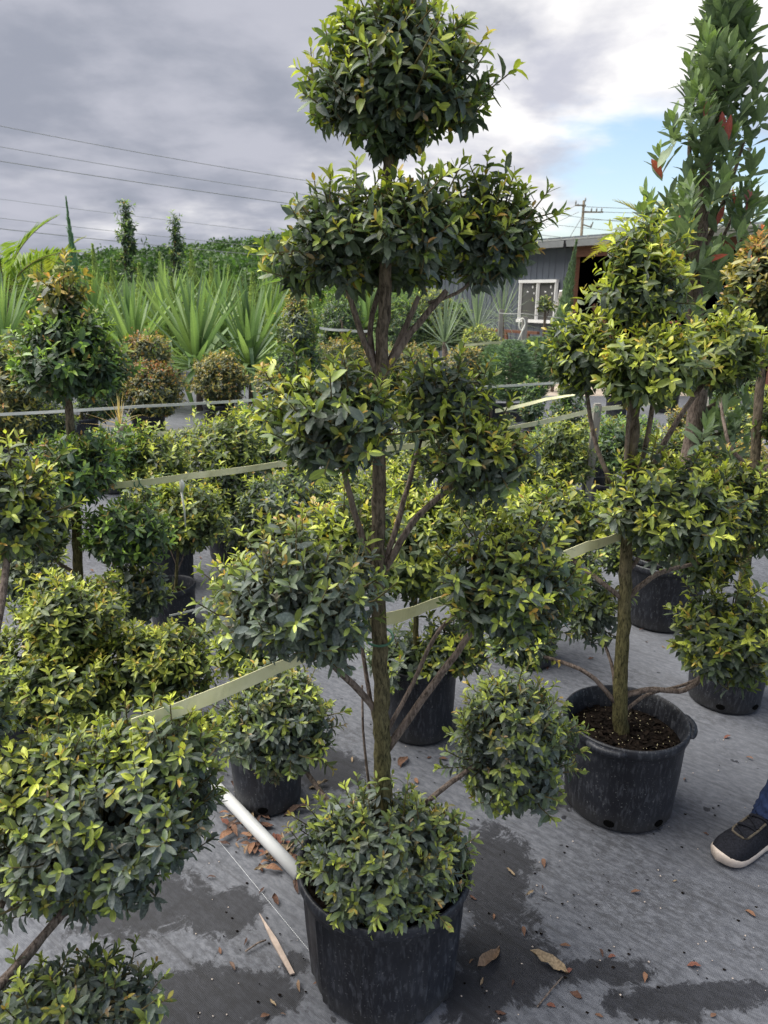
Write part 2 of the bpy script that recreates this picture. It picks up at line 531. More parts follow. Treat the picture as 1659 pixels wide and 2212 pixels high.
def fol_mesh(name, tmpl, pos, d, nr, ln, col, mat, wid=None, curl=None):
    V, UV, Fc = tmpl
    N, n = len(pos), len(V)
    side = np.cross(nr, d)
    wid = np.ones(N) if wid is None else wid
    curl = np.ones(N) if curl is None else curl
    P = (V[None, :, 0:1] * d[:, None, :] + V[None, :, 1:2] * (side * wid[:, None])[:, None, :]
         + V[None, :, 2:3] * (nr * curl[:, None])[:, None, :])
    P = pos[:, None, :] + P * ln[:, None, None]
    verts = P.reshape(-1, 3).astype(np.float32)
    faces = (Fc[None] + (np.arange(N) * n)[:, None, None]).reshape(-1, 3)
    me = bpy.data.meshes.new(name)
    me.vertices.add(len(verts)); me.vertices.foreach_set('co', verts.ravel())
    me.loops.add(faces.size); me.loops.foreach_set('vertex_index', faces.ravel().astype(np.int32))
    me.polygons.add(len(faces))
    me.polygons.foreach_set('loop_start', np.arange(0, faces.size, 3, dtype=np.int32))
    me.polygons.foreach_set('use_smooth', np.ones(len(faces), dtype=bool))
    a = me.attributes.new('Col', 'FLOAT_COLOR', 'POINT')
    a.data.foreach_set('color', np.repeat(col, n, axis=0).astype(np.float32).ravel())
    luv = np.zeros((N, n, 3), np.float32)
    luv[:, :, :2] = UV[None]
    luv[:, :, 2] = rng.random(N)[:, None]
    b = me.attributes.new('luv', 'FLOAT_VECTOR', 'POINT')
    b.data.foreach_set('vector', luv.ravel())
    me.materials.append(mat)
    me.update(calc_edges=True)
    return me

STY = {
    # mature, mid, young, bronze, young fraction, bronze fraction, dust
    'dark':   dict(c=[(.058, .085, .072), (.11, .17, .045), (.50, .56, .085), (.52, .27, .075)], y=.78, b=.26, dust_sheen=.60),
    'fresh':  dict(c=[(.062, .090, .066), (.14, .20, .045), (.54, .59, .095), (.56, .30, .085)], y=.95, b=.26, dust_sheen=.45),
    'yellow': dict(c=[(.058, .090, .046), (.17, .23, .045), (.52, .57, .10), (.56, .31, .09)], y=.98, b=.32, dust_sheen=.20),
    'bronze': dict(c=[(.055, .085, .048), (.20, .21, .05), (.48, .38, .09), (.58, .23, .10)], y=.95, b=.50, dust_sheen=.18),
    'red':    dict(c=[(.055, .085, .048), (.18, .17, .05), (.42, .26, .09), (.66, .13, .085)], y=1.0, b=.70, dust_sheen=.12),
    'grey':   dict(c=[(.078, .105, .098), (.12, .17, .060), (.47, .54, .10), (.48, .26, .08)], y=.62, b=.24, dust_sheen=.85),
    'green':  dict(c=[(.052, .090, .056), (.11, .20, .050), (.36, .52, .085), (.56, .25, .07)], y=.72, b=.24, dust_sheen=.30),
}

def leaf_col(age, bz, sty):
    c = [np.array(x) for x in sty['c']]
    a = age[:, None]
    col = c[0] + (c[1] - c[0]) * np.clip(a / .5, 0, 1)
    col = col + (c[2] - col) * np.clip((a - .5) / .5, 0, 1)
    col = col + (c[3] - col) * bz[:, None]
    col = col * (0.60 + .80 * rng.random((len(age), 1)))
    dust_sheen = sty['dust_sheen'] * np.clip(1 - age * 1.6, 0, 1) * rng.random(len(age)) ** .7  # older leaves carry dust together with a painted silver sheen
    return np.concatenate([col, dust_sheen[:, None]], 1)

def ball_leaves(rad, style, L, K=6, dens=1.0, low=0.0, sprout=.24):
    """leafy shoots growing out of an ellipsoid; returns leaf arrays relative to its centre"""
    sty = STY[style]
    rad = np.array(rad, float) * 1.02
    p = 1.6
    a, b, c = rad
    area = 4 * math.pi * (((a * b) ** p + (a * c) ** p + (b * c) ** p) / 3) ** (1 / p)
    n = max(12, int(dens * area / (0.86 * L) ** 2))
    i = np.arange(n) + .5
    ph = np.arccos(1 - 2 * i / n); th = math.pi * (1 + 5 ** .5) * i + rng.uniform(0, 6.28)
    u = np.stack([np.cos(th) * np.sin(ph), np.sin(th) * np.sin(ph), np.cos(ph)], 1)
    u = unit(u + rng.normal(0, .10, (n, 3)))
    bump = 1.0
    for k in range(4):
        w = rng.normal(0, 1, 3) * (2.2 + k * 1.3)
        bump = bump + (.095 - .012 * k) * np.cos(u @ w + rng.uniform(0, 6.28))
    ext = bump * (.80 + .20 * rng.random(n))
    # some shoots start deeper to fill the inside
    deep = rng.random(n) < .22
    ext = np.where(deep, ext * rng.uniform(.55, .85, n), ext)
    spr = (rng.random(n) < sprout) & ~deep & (u[:, 2] > -.55)
    tip = u * rad * ext[:, None]
    axis = unit(u / rad * rad.mean() + np.array([0, 0, .55]) + rng.normal(0, .28, (n, 3)))
    tip = tip + axis * np.where(spr, rng.uniform(.3, 1.8, n) * L, 0)[:, None]
    vig = np.clip(rng.normal(sty['y'] * (.78 + .38 * u[:, 2].clip(-.7, 1)), .30, n), 0, 1.15)
    vig = np.where(deep, vig * .35, vig)
    vig = np.where(spr, np.maximum(vig, .75), vig)
    s = .36 * L
    k = np.arange(K)
    t = k / (K - 1)
    back = (K - 1 - k) * s
    pos = tip[:, None, :] - axis[:, None, :] * back[None, :, None]
    rv = rng.normal(0, 1, (n, 3))
    a1 = unit(np.cross(axis, rv)); a2 = np.cross(axis, a1)
    phi = (k * math.pi / 2)[None, :, None] + np.array([0, math.pi])[None, None, :] + rng.normal(0, .30, (n, K, 2))
    perp = np.cos(phi)[..., None] * a1[:, None, None, :] + np.sin(phi)[..., None] * a2[:, None, None, :]
    ang = np.radians((78 - 46 * t)[None, :, None] + rng.normal(0, 11, (n, K, 2)))
    d = axis[:, None, None, :] * np.cos(ang)[..., None] + perp * np.sin(ang)[..., None]
    d[..., 2] -= (.30 * (1 - t) + low)[None, :, None]
    d = unit(d)
    ax = np.broadcast_to(axis[:, None, None, :], d.shape) + np.array([0, 0, .35])
    nr = unit(ax - d * (ax * d).sum(-1, keepdims=True) + rng.normal(0, .12, d.shape))
    nr = unit(nr - d * (nr * d).sum(-1, keepdims=True))
    shape = np.interp(t, [0, .3, .75, 1], [1.0, 1.12, .88, .50])
    ln = L * shape[None, :, None] * rng.uniform(.66, 1.18, (n, K, 2))
    age = vig[:, None, None] * np.interp(t, [0, .35, .7, 1], [.0, .12, .8, 1.05])[None, :, None] + rng.normal(0, .10, (n, K, 2))
    age = np.clip(age, 0, 1)
    isb = rng.random(n) < sty['b'] * (.5 + .5 * np.clip(u[:, 2] + .4, 0, 1))
    bz = (isb[:, None, None] * np.interp(t, [0, .75, 1], [0, .08, .85])[None, :, None] * rng.uniform(.2, 1, (n, K, 2)))
    P = np.broadcast_to(pos[:, :, None, :], d.shape)
    rs = lambda x: x.reshape(-1, 3)
    tt = np.broadcast_to(t[None, :, None], ln.shape).ravel()
    out = dict(pos=rs(P).copy(), d=rs(d), nr=rs(nr), ln=ln.ravel(), age=age.ravel(), bz=bz.ravel(), t=tt,
               deep=np.repeat(deep, K * 2))
    out['wid'] = rng.uniform(.72, 1.25, len(out['ln']))
    out['curl'] = rng.uniform(-.4, 2.8, len(out['ln']))
    out['twig'] = (tip - axis * (back[0] + L * .5)[None], tip) if False else (tip - axis * back[0], tip)
    return out

LEAFVAR = {}
def leaf_variant(style, b, tmpl, mat):
    """single-leaf meshes shared by the separately built leaves"""
    key = (style, b, mat.name)
    if key not in LEAFVAR:
        z = np.zeros((1, 3)); d = np.array([[1., 0, 0]]); n = np.array([[0., 0, 1]])
        age = np.array([min(1, b / 5)]); bz = np.array([.75 if b == 6 else 0.])
        col = leaf_col(age, bz, STY[style])
        LEAFVAR[key] = fol_mesh('leaf', tmpl, z, d, n, np.ones(1), col, mat)
    return LEAFVAR[key]

def add_ball(root, c, rad, style, L=.05, lod=0, parts=0, dens=1.0, mat=None, low=0.0, K=6, name='foliage_ball', sprout=.24, label=None):
    mat = mat or M['leaf']
    c = Vector(c)
    tm = (T_HI, T_MID, T_LOW)[lod]
    q = ball_leaves(rad, style, L, K, dens, low, sprout)
    keep = np.ones(len(q['ln']), bool)
    chosen = []
    if parts:
        to_cam = np.array(cam.location - c); to_cam /= np.linalg.norm(to_cam)
        rr = np.linalg.norm(q['pos'] / np.array(rad), axis=1)
        vis = (q['pos'] / np.array(rad)) @ to_cam
        score = np.abs(q['nr'] @ to_cam) * q['ln'] * np.clip(vis + .1, 0, 1) * (q['t'] > .3) * (rr > .75)
        chosen = np.argsort(-score)[:parts]
        keep[chosen] = False
    col = leaf_col(q['age'][keep], q['bz'][keep], STY[style])
    me = fol_mesh('foliage', tm, q['pos'][keep], q['d'][keep], q['nr'][keep], q['ln'][keep], col, mat, q['wid'][keep], q['curl'][keep])
    o = link(name, me, root, c - root.location)
    tag(o, label, kind='stuff')
    side = np.cross(q['nr'], q['d'])
    for i in chosen:
        b = 6 if q['bz'][i] > .6 else int(round(q['age'][i] * 5))
        lf = bpy.data.objects.new('leaf', leaf_variant(style, b, tm, mat))
        COL.objects.link(lf)
        lf.parent = o
        X, Y_, Z = q['d'][i] * q['ln'][i], side[i] * q['ln'][i] * q['wid'][i], q['nr'][i] * q['ln'][i] * q['curl'][i]
        p = q['pos'][i]
        lf.matrix_basis = Matrix(((X[0], Y_[0], Z[0], p[0]), (X[1], Y_[1], Z[1], p[1]), (X[2], Y_[2], Z[2], p[2]), (0, 0, 0, 1)))
    # twigs of this ball
    if lod < 2:
        a, b = q['twig']
        stepn = 1 if lod == 0 else 2
        V, Fq = [], []
        inner = a * .25 + np.array([0, 0, -.25]) * np.array(rad)
        for j in range(0, len(a), stepn):
            rr0 = .0022 if lod == 0 else .0025
            v, f = tube([Vector(inner[j]), Vector(a[j]), Vector(b[j])], [rr0 * 1.6, rr0, rr0 * .6], 3, False)
            base = len(V); V += v; Fq += [tuple(x + base for x in g) for g in f]
        tw = link('twigs', mesh_py('twigs', V, Fq, M['twig']), o)
        tag(tw, kind='stuff')
    return o

def add_limb(root, pts, rad, name='branch', mat=None, n=8, wob=.09, sub=7):
    P = [Vector(p) - root.location for p in pts]
    S = spline(P, sub)
    amp = .07 * (rad[0] if not isinstance(rad, (int, float)) else rad)
    S = [S[0]] + [s + Vector(rng.normal(0, amp, 3)) for s in S[1:-1]] + [S[-1]]
    v, f = tube(S, rad, n, True, wob)
    return link(name, mesh_py(name, v, f, mat or M['bark'], True), root)

# ------------------------------------------------------------------ pots
POTM = {}
def pot_mesh(R, H, ribs, n=72):
    key = (round(R, 3), round(H, 3), ribs, n)
    if key in POTM: return POTM[key]
    b = R * .88
    prof = [(b * .90, 0), (b * .97, .004), (b, .016), (b * 1.006, .05), (R * .925, H * .5), (R * .945, H - .062), (R * .955, H - .058), (R * .958, H - .036),
            (R * .985, H - .034), (R * 1.0, H - .026), (R * 1.0, H - .006), (R * .985, H), (R * .955, H - .001), (R * .945, H - .012), (R * .925, H - .016),
            (R * .925, H - .03), (R * .91, H - .034), (R * .91, H - .046), (R * .895, H - .05), (R * .885, H - .12), (R * .86, .03)]
    def mod(a, i):
        if ribs and 1 <= i <= 5:
            s = (a * ribs / (2 * math.pi)) % 1.0
            return 1.0 if s < .10 or .24 < s < .34 else .966
        return 1.0 + .006 * math.cos(2 * a + 1)
    v, f = lathe(prof, n, mod)
    f.append(tuple(range(n - 1, -1, -1)))
    POTM[key] = (mesh_py('pot', v, f, M['pot'], False), prof)
    me = POTM[key][0]
    me.polygons.foreach_set('use_smooth', [True] * len(me.polygons))
    return POTM[key]

SOILM = {}
def add_pot(x, y, R, H, label, ribs=0, holes=(), grips=(), soil_drop=.07, beads=60, group='black plastic nursery pots', detail=True):
    root = empty('plant_pot', (x, y, .004), label, 'plant pot', group)
    me, prof = pot_mesh(R, H, ribs, 96 if detail else 32)
    link('pot_body', me, root)
    key = (round(R, 3), round(H, 3), soil_drop, detail)
    if key not in SOILM:
        rs = R * .90
        vs, fs = [], []
        rings = 10 if detail else 3
        n = 48 if detail else 20
        for i in range(rings + 1):
            for k in range(n):
                a = 2 * math.pi * k / n
                r = rs * i / rings
                vs.append((r * math.cos(a), r * math.sin(a), H - soil_drop + (rng.uniform(-.006, .008) if detail and i < rings else 0) + .02 * (1 - (i / rings) ** 2)))
        for i in range(rings):
            for k in range(n):
                k2 = (k + 1) % n
                fs.append((i * n + k, i * n + k2, (i + 1) * n + k2, (i + 1) * n + k))
        SOILM[key] = mesh_py('soil', vs, fs, M['soil'], True)
    so = link('soil', SOILM[key], root)
    if beads and detail:
        mb, mc = MB(), MB()
        for _ in range(beads):
            a, r = rng.uniform(0, 6.28), R * .84 * math.sqrt(rng.random())
            z = H - soil_drop + .02 * (1 - (r / (R * .9)) ** 2) + .004
            s = rng.uniform(.0018, .0032)
            p = Vector((r * math.cos(a), r * math.sin(a), z))
            mb.add([p + Vector(q) * s for q in ((1, 0, 0), (-1, 0, 0), (0, 1, 0), (0, -1, 0), (0, 0, 1), (0, 0, -1))],
                   [(0, 2, 4), (2, 1, 4), (1, 3, 4), (3, 0, 4), (2, 0, 5), (1, 2, 5), (3, 1, 5), (0, 3, 5)])
        for _ in range(beads * 4):
            a, r = rng.uniform(0, 6.28), R * .86 * math.sqrt(rng.random())
            z = H - soil_drop + .02 * (1 - (r / (R * .9)) ** 2) + .003
            b = rng.uniform(0, 3.14); l = rng.uniform(.006, .02); w = l * .35
            m = Matrix.Rotation(b, 3, 'Z') @ Matrix.Rotation(rng.normal(0, .4), 3, 'Y')
            mc.add([Vector((r * math.cos(a), r * math.sin(a), z)) + m @ Vector(q) for q in ((-l, -w, 0), (l, -w, .002), (l, w, 0), (-l, w, .003))], [(0, 1, 2, 3)])
        tag(link('fertiliser_beads', mb.mesh('beads', M['bead'], True), so), kind='stuff')
        tag(link('bark_chips', mc.mesh('chips', M['chip']), so), kind='stuff')
    for a in holes:
        a = R_(a)
        rr = R * .884
        c = Vector((math.cos(a), math.sin(a), 0)); t = Vector((-math.sin(a), math.cos(a), 0))
        h = MB()
        n = 14
        ring = [c * (rr + .0035) + t * (.019 * math.cos(q)) + Vector((0, 0, .034 + .013 * math.sin(q))) for q in np.linspace(0, 2 * math.pi, n, endpoint=False)]
        h.add(ring + [p - c * .02 for p in ring], [tuple(range(n))] + [(i, (i + 1) % n, n + (i + 1) % n, n + i) for i in range(n)])
        link('drain_hole_disc', h.mesh('drain_hole_disc', M['black_hole']), root)  # black disc on the uncut wall, painted as a hole's inner shade
    for a in grips:
        a0 = R_(a)
        mb = MB()
        pts = [(math.cos(a0 + q), math.sin(a0 + q), 0) for q in np.linspace(-.32, .32, 12)]
        pts = [Vector(p) * (R * 1.0 + .012 * math.cos((i - 5.5) / 5.5 * math.pi / 2)) + Vector((0, 0, H - .016)) for i, p in enumerate(pts)]
        mb.tube(pts, [.006] + [.0135] * 10 + [.006], 8)
        link('grip', mb.mesh('grip', M['pot'], True), root)
    return root
M['chip'] = mat_simple('bark_chip', (0.014, 0.0095, 0.007), 0.9, 0.15, 0.8, 45)
# ================================================================== the setting
def sheet(name, x0, x1, y0, y1, z, mat, nx=1, ny=1, bumpy=0.0):
    vs, fs = [], []
    for j in range(ny + 1):
        for i in range(nx + 1):
            h = z + (bumpy * (math.sin(i * 1.7 + j * .6) + math.sin(j * 2.3 - i * .9) + rng.uniform(-.6, .6)) if bumpy else 0)
            vs.append((x0 + (x1 - x0) * i / nx, y0 + (y1 - y0) * j / ny, h))
    for j in range(ny):
        for i in range(nx):
            a = j * (nx + 1) + i
            fs.append((a, a + 1, a + nx + 2, a + nx + 1))
    return tag(link(name, mesh_py(name, vs, fs, mat, True)), kind='structure')

sheet('ground', -900, 900, -60, 1500, -.045, M['field'])
sheet('yard', 1.6, 24, -6, 40, -.03, M['sand'])
sheet('weed_mat', -26, 9, -4, 13.4, 0.0, M['mat'], 140, 90, .0012)
sheet('weed_mat', -26, .9, 13.38, 24, -.004, M['mat'], 40, 20, .0006)

# stitched seam in the cloth
mb = MB()
a, b = ground(470, 1815), ground(700, 2095)
n = 90
for i in range(n):
    p = a.lerp(b, (i + .1) / n); q = a.lerp(b, (i + .72) / n)
    off = Vector((0, 0, 0))
    mb.bar(p + off + Vector((0, 0, .0045)), q + off + Vector((0, 0, .0045)), .0014, .001)
tag(link('stitched_seam', mb.mesh('stitched_seam', M['stitch'])), kind='structure')

# ---- hill with its far wood
def hill_h(x, y):
    r = 14.0 * math.exp(-((x + 22) / 62) ** 2 - ((y - 235) / 75) ** 2) + 3.2 * math.exp(-((x + 120) / 70) ** 2 - ((y - 230) / 60) ** 2)
    return r + 1.0 * math.sin(x * .05) * math.exp(-((y - 230) / 70) ** 2) - .5
vs, fs = [], []
nx, ny = 50, 24
for j in range(ny + 1):
    for i in range(nx + 1):
        x, y = -330 + 660 * i / nx, 110 + 250 * j / ny
        vs.append((x, y, hill_h(x, y)))
for j in range(ny):
    for i in range(nx):
        a = j * (nx + 1) + i
        fs.append((a, a + 1, a + nx + 2, a + nx + 1))
tag(link('hill', mesh_py('hill', vs, fs, M['hillsoil'], True)), kind='structure')

pos, dd, nn, ll, cc = [], [], [], [], []
for _ in range(500):
    x = rng.uniform(-170, 120); y = 125 + 112 * rng.random() ** .8
    r = rng.uniform(2.2, 4.4)
    h = hill_h(x, y) + r * .45
    m = 235
    u = unit(rng.normal(0, 1, (m, 3)) + np.array([0, -.5, .35]))
    p = u * np.array([r, r, r * .8]) * rng.uniform(.78, 1.08, (m, 1)) * (1 + .16 * np.cos(u @ rng.normal(0, 4, 3)))[:, None]
    pos.append(p + np.array([x, y, h]))
    d = unit(rng.normal(0, 1, (m, 3)) * .8 + np.array([0, -.3, -.1])); dd.append(d)
    nn.append(unit(np.cross(d, unit(np.cross(u + rng.normal(0, .5, (m, 3)), d)))) * 1.0)
    ll.append(rng.uniform(.5, 1.05, m))
    base = np.array([(.048, .098, .030), (.068, .135, .036), (.036, .075, .028), (.085, .15, .042)][rng.integers(4)])
    c = base * rng.uniform(.65, 1.35, (m, 1))
    cc.append(np.concatenate([c, np.zeros((m, 1))], 1))
pos, dd, nn, ll, cc = [np.concatenate(q) for q in (pos, dd, nn, ll, cc)]
nn = unit(nn - dd * (nn * dd).sum(-1, keepdims=True))
fo = link('wooded_hillside', fol_mesh('wood', T_DIA, pos, dd, nn, ll, cc, M['needle'], np.full(len(ll), 2.3)))
tag(fo, 'dense dark green wood covering the hill behind the nursery', 'woodland', kind='stuff')

# ---- shed
SA = at(1256, 520, 17.0)                          # eave line above the left door jamb
EAVE = SA.z
wd = Vector((-.565, .825, 0)).normalized()        # along the wall, away to the left
wn = Vector((-wd.y, wd.x, 0))                     # outwards, towards the nursery
if wn.y > 0: wn = -wn
S0 = Vector((SA.x, SA.y, 0))
shed = empty('shed', S0, 'dark blue-grey corrugated metal shed with white window and open doorway', 'shed')
def SW(u, out, z):
    """u metres to the left of the door jamb, out metres in front of the wall"""
    return wd * u + wn * out + Vector((0, 0, z))
# window hole (u range) from pixels: intersect ray with the wall plane
def wall_uz(px, py):
    a, b, f = slope(px, py)
    D = Vector((a, 1, b)); O = Vector((0, 0, CAM_H))
    t = (S0 - O).dot(wn) / D.dot(wn)
    P = O + D * t
    return (P - S0).dot(wd), P.z
wu1, wz1 = wall_uz(1206, 607); wu0, wz0 = wall_uz(1124, 692)
WU0, WU1, WZ0, WZ1 = min(wu0, wu1), max(wu0, wu1), min(wz0, wz1), max(wz0, wz1)
def corr_panel(u0, u1, z0, z1):
    prof = []
    u = u0
    pitch = .19
    while u < u1 - 1e-6:
        for (q, o) in ((0, 0), (.11, 0), (.125, .016), (.165, .016), (.18, 0)):
            if u + q < u1: prof.append((u + q, o))
        u += pitch
    prof.append((u1, 0))
    v = [SW(a, o, z0) for a, o in prof] + [SW(a, o, z1) for a, o in prof]
    n = len(prof)
    return mesh_py('wall_panel', v, [(i, i + 1, n + i + 1, n + i) for i in range(n - 1)], M['steel'])
SHL = 5.6                                           # wall length left of the door jamb
u = .12
segs = []
while u < SHL:
    u2 = min(u + .76, SHL)
    for cut in (WU0, WU1):
        if u < cut < u2 - 1e-4: u2 = cut
    segs.append((u, u2)); u = u2
for (a, b) in segs:
    if a >= WU0 - 1e-3 and b <= WU1 + 1e-3:
        link('wall_panel', corr_panel(a, b, 0, WZ0), shed); link('wall_panel', corr_panel(a, b, WZ1, EAVE - .05), shed)
    else:
        link('wall_panel', corr_panel(a, b, 0, EAVE - .05), shed)
DO = 4.6                                           # width of the door opening
for k in range(8):
    link('wall_panel', corr_panel(-DO - .12 - .76 * (k + 1), -DO - .12 - .76 * k, 0, EAVE - .05), shed)
link('wall_panel', corr_panel(-DO, .0, EAVE - .28, EAVE - .05), shed)
# frame timbers round the opening
for (p, q, w, nm) in ((SW(.06, .035, 0), SW(.06, .035, EAVE - .3), .12, 'door_post'), (SW(-DO - .06, .035, 0), SW(-DO - .06, .035, EAVE - .3), .12, 'door_post'),
                      (SW(.12, .05, EAVE - .22), SW(-DO - .12, .05, EAVE - .22), .16, 'door_lintel'), (SW(-.15, -.4, 1.55), SW(-1.3, -.6, 0.1), .11, 'brace')):
    link(nm, MB().bar(p, q, w, w * .9 if nm != 'door_lintel' else .24).mesh(nm, M['timber_red']), shed)
link('corner_trim', MB().bar(SW(.155, .05, 0), SW(.155, .05, EAVE - .36), .07, .07).mesh('corner_trim', M['steel']), shed)
# inside
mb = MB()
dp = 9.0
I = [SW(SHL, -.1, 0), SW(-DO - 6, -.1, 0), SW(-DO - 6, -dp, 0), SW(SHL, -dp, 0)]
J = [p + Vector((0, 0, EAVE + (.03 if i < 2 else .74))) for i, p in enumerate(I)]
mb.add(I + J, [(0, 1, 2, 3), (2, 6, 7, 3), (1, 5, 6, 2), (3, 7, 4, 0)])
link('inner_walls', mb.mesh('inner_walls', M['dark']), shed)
ev = [SW(SHL + .01, -.0, 0), SW(SHL + .01, -dp - .1, 0), SW(SHL + .01, -dp - .1, EAVE + .73), SW(SHL + .01, 0, EAVE)]
link('end_wall', MB().add(ev + [p + wd * .03 for p in ev], [(0, 1, 2, 3), (7, 6, 5, 4), (0, 4, 5, 1), (1, 5, 6, 2), (2, 6, 7, 3), (3, 7, 4, 0)]).mesh('end_wall', M['steel']), shed)
lampo = link('ceiling_lamp', MB().box(SW(-.95, -2.6, 2.38), (.32, .12, .05), math.atan2(wd.y, wd.x)).mesh('ceiling_lamp', M['lamp']), shed)
link('lamp_bracket', MB().bar(SW(-.95, -2.6, 2.4), SW(-.95, -2.6, EAVE), .02).mesh('lamp_bracket', M['wire']), shed)
# roof sheets (slight pitch up away from the eave), gutter
for k in range(22):
    u0 = -DO - 6.1 + k * .76; u1 = u0 + .752
    v = [SW(u0, .22, EAVE + .02), SW(u1, .22, EAVE + .02), SW(u1, -dp - .2, EAVE + .75), SW(u0, -dp - .2, EAVE + .75)]
    v += [p + Vector((0, 0, .035)) for p in v]
    w = [(0, 3, 2, 1), (4, 5, 6, 7), (0, 1, 5, 4), (1, 2, 6, 5), (2, 3, 7, 6), (3, 0, 4, 7)]
    rs = MB().add(v, w)
    rs.bar(SW(u0 + .1, .225, EAVE + .07), SW(u0 + .1, -dp - .2, EAVE + .80), .05, .04)
    rs.bar(SW(u0 + .45, .225, EAVE + .07), SW(u0 + .45, -dp - .2, EAVE + .80), .05, .04)
    link('roof_sheet', rs.mesh('roof_sheet', M['roofmetal']), shed)
for (a, b) in ((-DO - 6.1, .12), (.18, SHL + .2)):
    g = MB()
    prof = [(.23, .0), (.235, -.13), (.35, -.13), (.37, .0), (.36, .0), (.342, -.12), (.243, -.12), (.24, .0)]
    n = len(prof)
    g.add([SW(a, o, EAVE + z) for o, z in prof] + [SW(b, o, EAVE + z) for o, z in prof],
          [(i, (i + 1) % n, n + (i + 1) % n, n + i) for i in range(n)] + [tuple(range(n)), tuple(range(2 * n - 1, n - 1, -1))])
    link('gutter', g.mesh('gutter', M['gutter']), shed)
link('downpipe_joint', MB().box(SW(.15, .30, EAVE - .07), (.08, .12, .16), math.atan2(wd.y, wd.x)).mesh('downpipe_joint', M['dark']), shed)
link('eave_board', MB().bar(SW(-DO - 6, .10, EAVE - .06), SW(SHL, .10, EAVE - .06), .18, .04).mesh('eave_board', M['dark']), shed)
# window
win = link('window', MB().bar(SW(WU0 - .04, .055, WZ0), SW(WU1 + .04, .055, WZ0), .12, .07).mesh('window', M['white_frame']), shed)
link('head_rail', MB().bar(SW(WU0 - .03, .05, WZ1), SW(WU1 + .03, .05, WZ1), .10, .07).mesh('head_rail', M['white_frame']), win)
for uu, nm in ((WU0, 'stile'), ((WU0 + WU1) / 2, 'mullion'), (WU1, 'stile')):
    link(nm, MB().bar(SW(uu, .05, WZ0 + .036), SW(uu, .05, WZ1 - .036), .065, .085).mesh(nm, M['white_frame']), win)
for (a, b) in ((WU0 + .035, (WU0 + WU1) / 2 - .035), ((WU0 + WU1) / 2 + .035, WU1 - .035)):
    v = [SW(a, .03, WZ0 + .03), SW(b, .03, WZ0 + .03), SW(b, .03, WZ1 - .03), SW(a, .03, WZ1 - .03)]
    v += [p - wn * .008 for p in v]
    link('pane', MB().add(v, [(0, 1, 2, 3), (7, 6, 5, 4), (0, 4, 5, 1), (1, 5, 6, 2), (2, 6, 7, 3), (3, 7, 4, 0)]).mesh('pane', M['glass']), win)
    for (fu, fz, w, h) in ((.3, .86, .04, .06), (.62, .74, .05, .03), (.2, .70, .03, .04)):
        uu, zz2 = a + (b - a) * fu, WZ0 + (WZ1 - WZ0) * fz
        link('sticker', MB().box(SW(uu, .034, zz2), (w, .004, h), math.atan2(wd.y, wd.x)).mesh('sticker', M['white_frame']), win)

# timber trestle under the window
TR = S0 + SW((WU0 + WU1) / 2 - .35, 1.3, 0)
tr = empty('timber_trestle', TR, 'open red-brown timber trestle standing under the shed window', 'trestle')
for s in (-.7, .0, .7):
    link('leg', MB().bar((s * wd.x - .05, s * wd.y, .95), (s * wd.x - .25 * wd.x, s * wd.y - .25 * wd.y, 0), .06).mesh('leg', M['timber_red']), tr)
link('top_rail', MB().bar(wd * -.95 + Vector((0, 0, .98)), wd * .95 + Vector((0, 0, .98)), .08, .06).mesh('top_rail', M['timber_red']), tr)
link('lower_rail', MB().bar(wd * -.95 + Vector((0, -.05, .42)), wd * .95 + Vector((0, -.05, .42)), .06, .05).mesh('lower_rail', M['timber_red']), tr)
pp0, pp1 = at(1192, 722, 15.3), at(1209, 640, 15.6)
pp0 = ground(1183, 800); pp1 = at(1212, 628, 16.1)
tag(link('leaning_plank', MB().bar(pp0, pp1, .07, .04).mesh('leaning_plank', M['white_frame'])), 'long pale batten leaning up past the shed window', 'batten')

# ---- utility pole and overhead lines
pb = at(1252, 560, 46.0)
pole = empty('utility_pole', (pb.x, pb.y, -.03), 'timber power pole with crossarm rising behind the shed roof', 'utility pole')
topz = at(1252, 433, 46.0).z
link('post', MB().tube([(0, 0, 0), (0, 0, topz + .03)], [.11, .075], 10).mesh('post', M['pole'], True), pole)
for dzz, l0, l1 in ((-.25, -.55, .10), (-.62, -.1, 1.15)):
    link('crossarm', MB().bar((l0, -.13, topz + dzz), (l1, -.13, topz + dzz), .07, .08).mesh('crossarm', M['pole']), pole)
for xx, zz3 in ((-.5, -.05), (.45, -.45), (.75, -.45), (1.05, -.45), (.05, .1), (.5, -1.35)):
    link('insulator', MB().tube([(xx, -.13, topz + zz3 - .14), (xx, -.13, topz + zz3 - .02), (xx, -.13, topz + zz3 + .08)], [.035, .05, .02], 8).mesh('insulator', M['gutter'], True), pole)
link('bracket', MB().bar((.0, -.12, topz - 1.3), (.5, -.13, topz - 1.45), .06).bar((.5, -.13, topz - 1.5), (.6, -.13, topz - 1.15), .05).mesh('bracket', M['pole']), pole)
link('stay_wire', MB().tube([(0, 0, topz - .8), (-2.4, .6, topz - 5.2)], .018, 5).mesh('stay_wire', M['wire']), pole)

